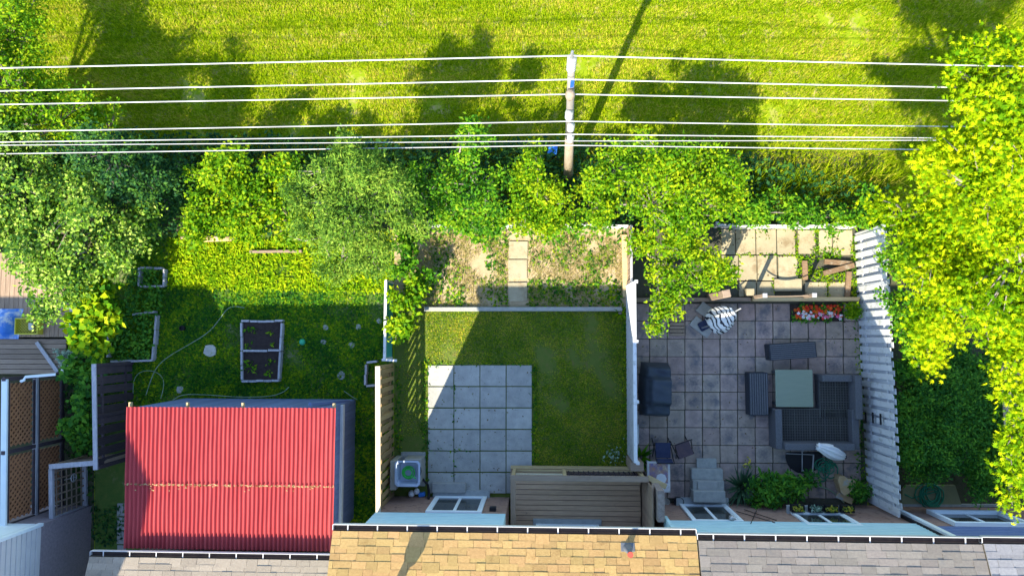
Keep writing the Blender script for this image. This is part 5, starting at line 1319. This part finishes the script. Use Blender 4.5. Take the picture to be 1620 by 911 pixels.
tree('shrub', 'mid green upright shrub with bare twigs beside the silvery tree', 'shrub', (735, 310), [(742, 235, 2.5, 40), (700, 290, 1.9, 44), (760, 300, 2.0, 48), (715, 335, 1.4, 46), (770, 340, 1.4, 36), (665, 300, 1.7, 34), (735, 205, 2.4, 20)], (.085, .048), 850, L_mid, FG, trunk=.06, cr=.15, seed=6, barkmat=m_twig, tw=.5)
tree('shrub', 'yellow tipped shrub left of the pole butt with twiggy crown', 'shrub', (845, 310), [(848, 262, 2.0, 36), (830, 320, 1.5, 40), (875, 320, 1.4, 36), (820, 280, 1.7, 26), (870, 345, 1.0, 34), (850, 350, 1.0, 30)], (.085, .048), 900, L_yg, FG, trunk=.05, cr=.15, seed=7, barkmat=m_twig, tw=.45)
tree('shrub', 'wide twiggy hedge shrub right of the pole butt', 'shrub', (1050, 310), [(975, 265, 2.2, 52), (1055, 250, 2.6, 54), (1120, 265, 2.5, 54), (1030, 325, 2.2, 64), (1100, 325, 2.1, 58), (1085, 290, 2.6, 50), (955, 325, 1.5, 36), (1165, 300, 1.5, 30), (1010, 250, 1.9, 30), (930, 290, 1.4, 24)], (.085, .048), 1000, L_yg, FG, trunk=.07, cr=.15, seed=8, barkmat=m_twig, tw=.6)
tree('shrub', 'sprawling shrub with bare twigs over the patio corner', 'shrub', (1080, 420), [(1080, 395, 1.5, 48), (1130, 420, 1.5, 36), (1045, 440, 1.5, 34), (1042, 490, 1.5, 22), (1150, 445, 1.4, 24), (1022, 385, 1.3, 32), (1110, 450, 1.4, 30), (1035, 515, 1.5, 12), (1070, 470, 1.5, 26)], (.095, .046), 800, L_yg, None, trunk=.06, cr=.15, seed=9, barkmat=m_twig, tw=.7)
tree('shrub', 'low leafy scrub behind the white rail of the slab terrace', 'shrub', (1280, 340), [(1210, 335, .6, 30), (1250, 340, .6, 30), (1290, 342, .6, 30), (1330, 340, .6, 30), (1370, 335, .7, 30), (1180, 335, .8, 26), (1385, 350, .7, 22)], (.11, .05), 640, L_mid, FG, trunk=.03, cr=.14, seed=10)
tree('shrub', 'low leafy shrub spilling over the dry garden bed fence', 'shrub', (770, 352), [(700, 350, .7, 26), (740, 356, .7, 24), (790, 352, .7, 28), (850, 352, .7, 30), (900, 345, .8, 26), (650, 362, .8, 28), (950, 350, .7, 24), (870, 368, .5, 20), (760, 372, .4, 16)], (.10, .06), 640, L_mid, FG, trunk=.03, cr=.13, seed=11)
tree('shrub', 'round-leaved shrub leaning over the white board fence', 'shrub', (1440, 470), [(1430, 420, 1.9, 32), (1425, 480, 2.0, 30), (1440, 530, 2.0, 28), (1450, 570, 1.9, 22), (1415, 400, 1.8, 22), (1470, 500, 1.6, 36)], (.085, .055), 1000, L_mid, None, trunk=.05, cr=.13, seed=12)
tree('maple_tree', 'large bright yellow-green maple rising beside the white board fence', 'tree', (1560, 430),
     [(1545, 130, 7.2, 70), (1605, 190, 7.4, 80), (1490, 270, 5.6, 62), (1565, 310, 6.6, 90), (1435, 345, 4.6, 52), (1490, 400, 5.0, 78), (1600, 420, 6.2, 80), (1560, 490, 5.6, 56), (1615, 560, 5.6, 50), (1625, 630, 5.4, 40), (1605, 690, 5.2, 30), (1612, 750, 5.0, 24), (1480, 510, 4.6, 40), (1470, 560, 4.2, 24), (1660, 300, 6.5, 90), (1590, 90, 7.0, 40), (1660, 500, 6, 80), (1600, 790, 4.9, 14)],
     (.085, .065), 1500, L_maple, None, trunk=.2, cr=.20, seed=13, shape='maple', per=18, barkmat=m_twig, up=1.0)
tree('hedge_shrub', 'dense dark green hedge filling the shaded yard beside the white fence', 'hedge', (1510, 680),
     [(1440 + i * 36 + (j % 2) * 12, 585 + j * 34, .75 + .1 * ((i + j) % 3), 40) for i in range(5) for j in range(6) if not (j == 5 and i < 3)], (.085, .034), 1500, L_ivy, None, trunk=.03, cr=.14, seed=14, up=.9, tw=.05)
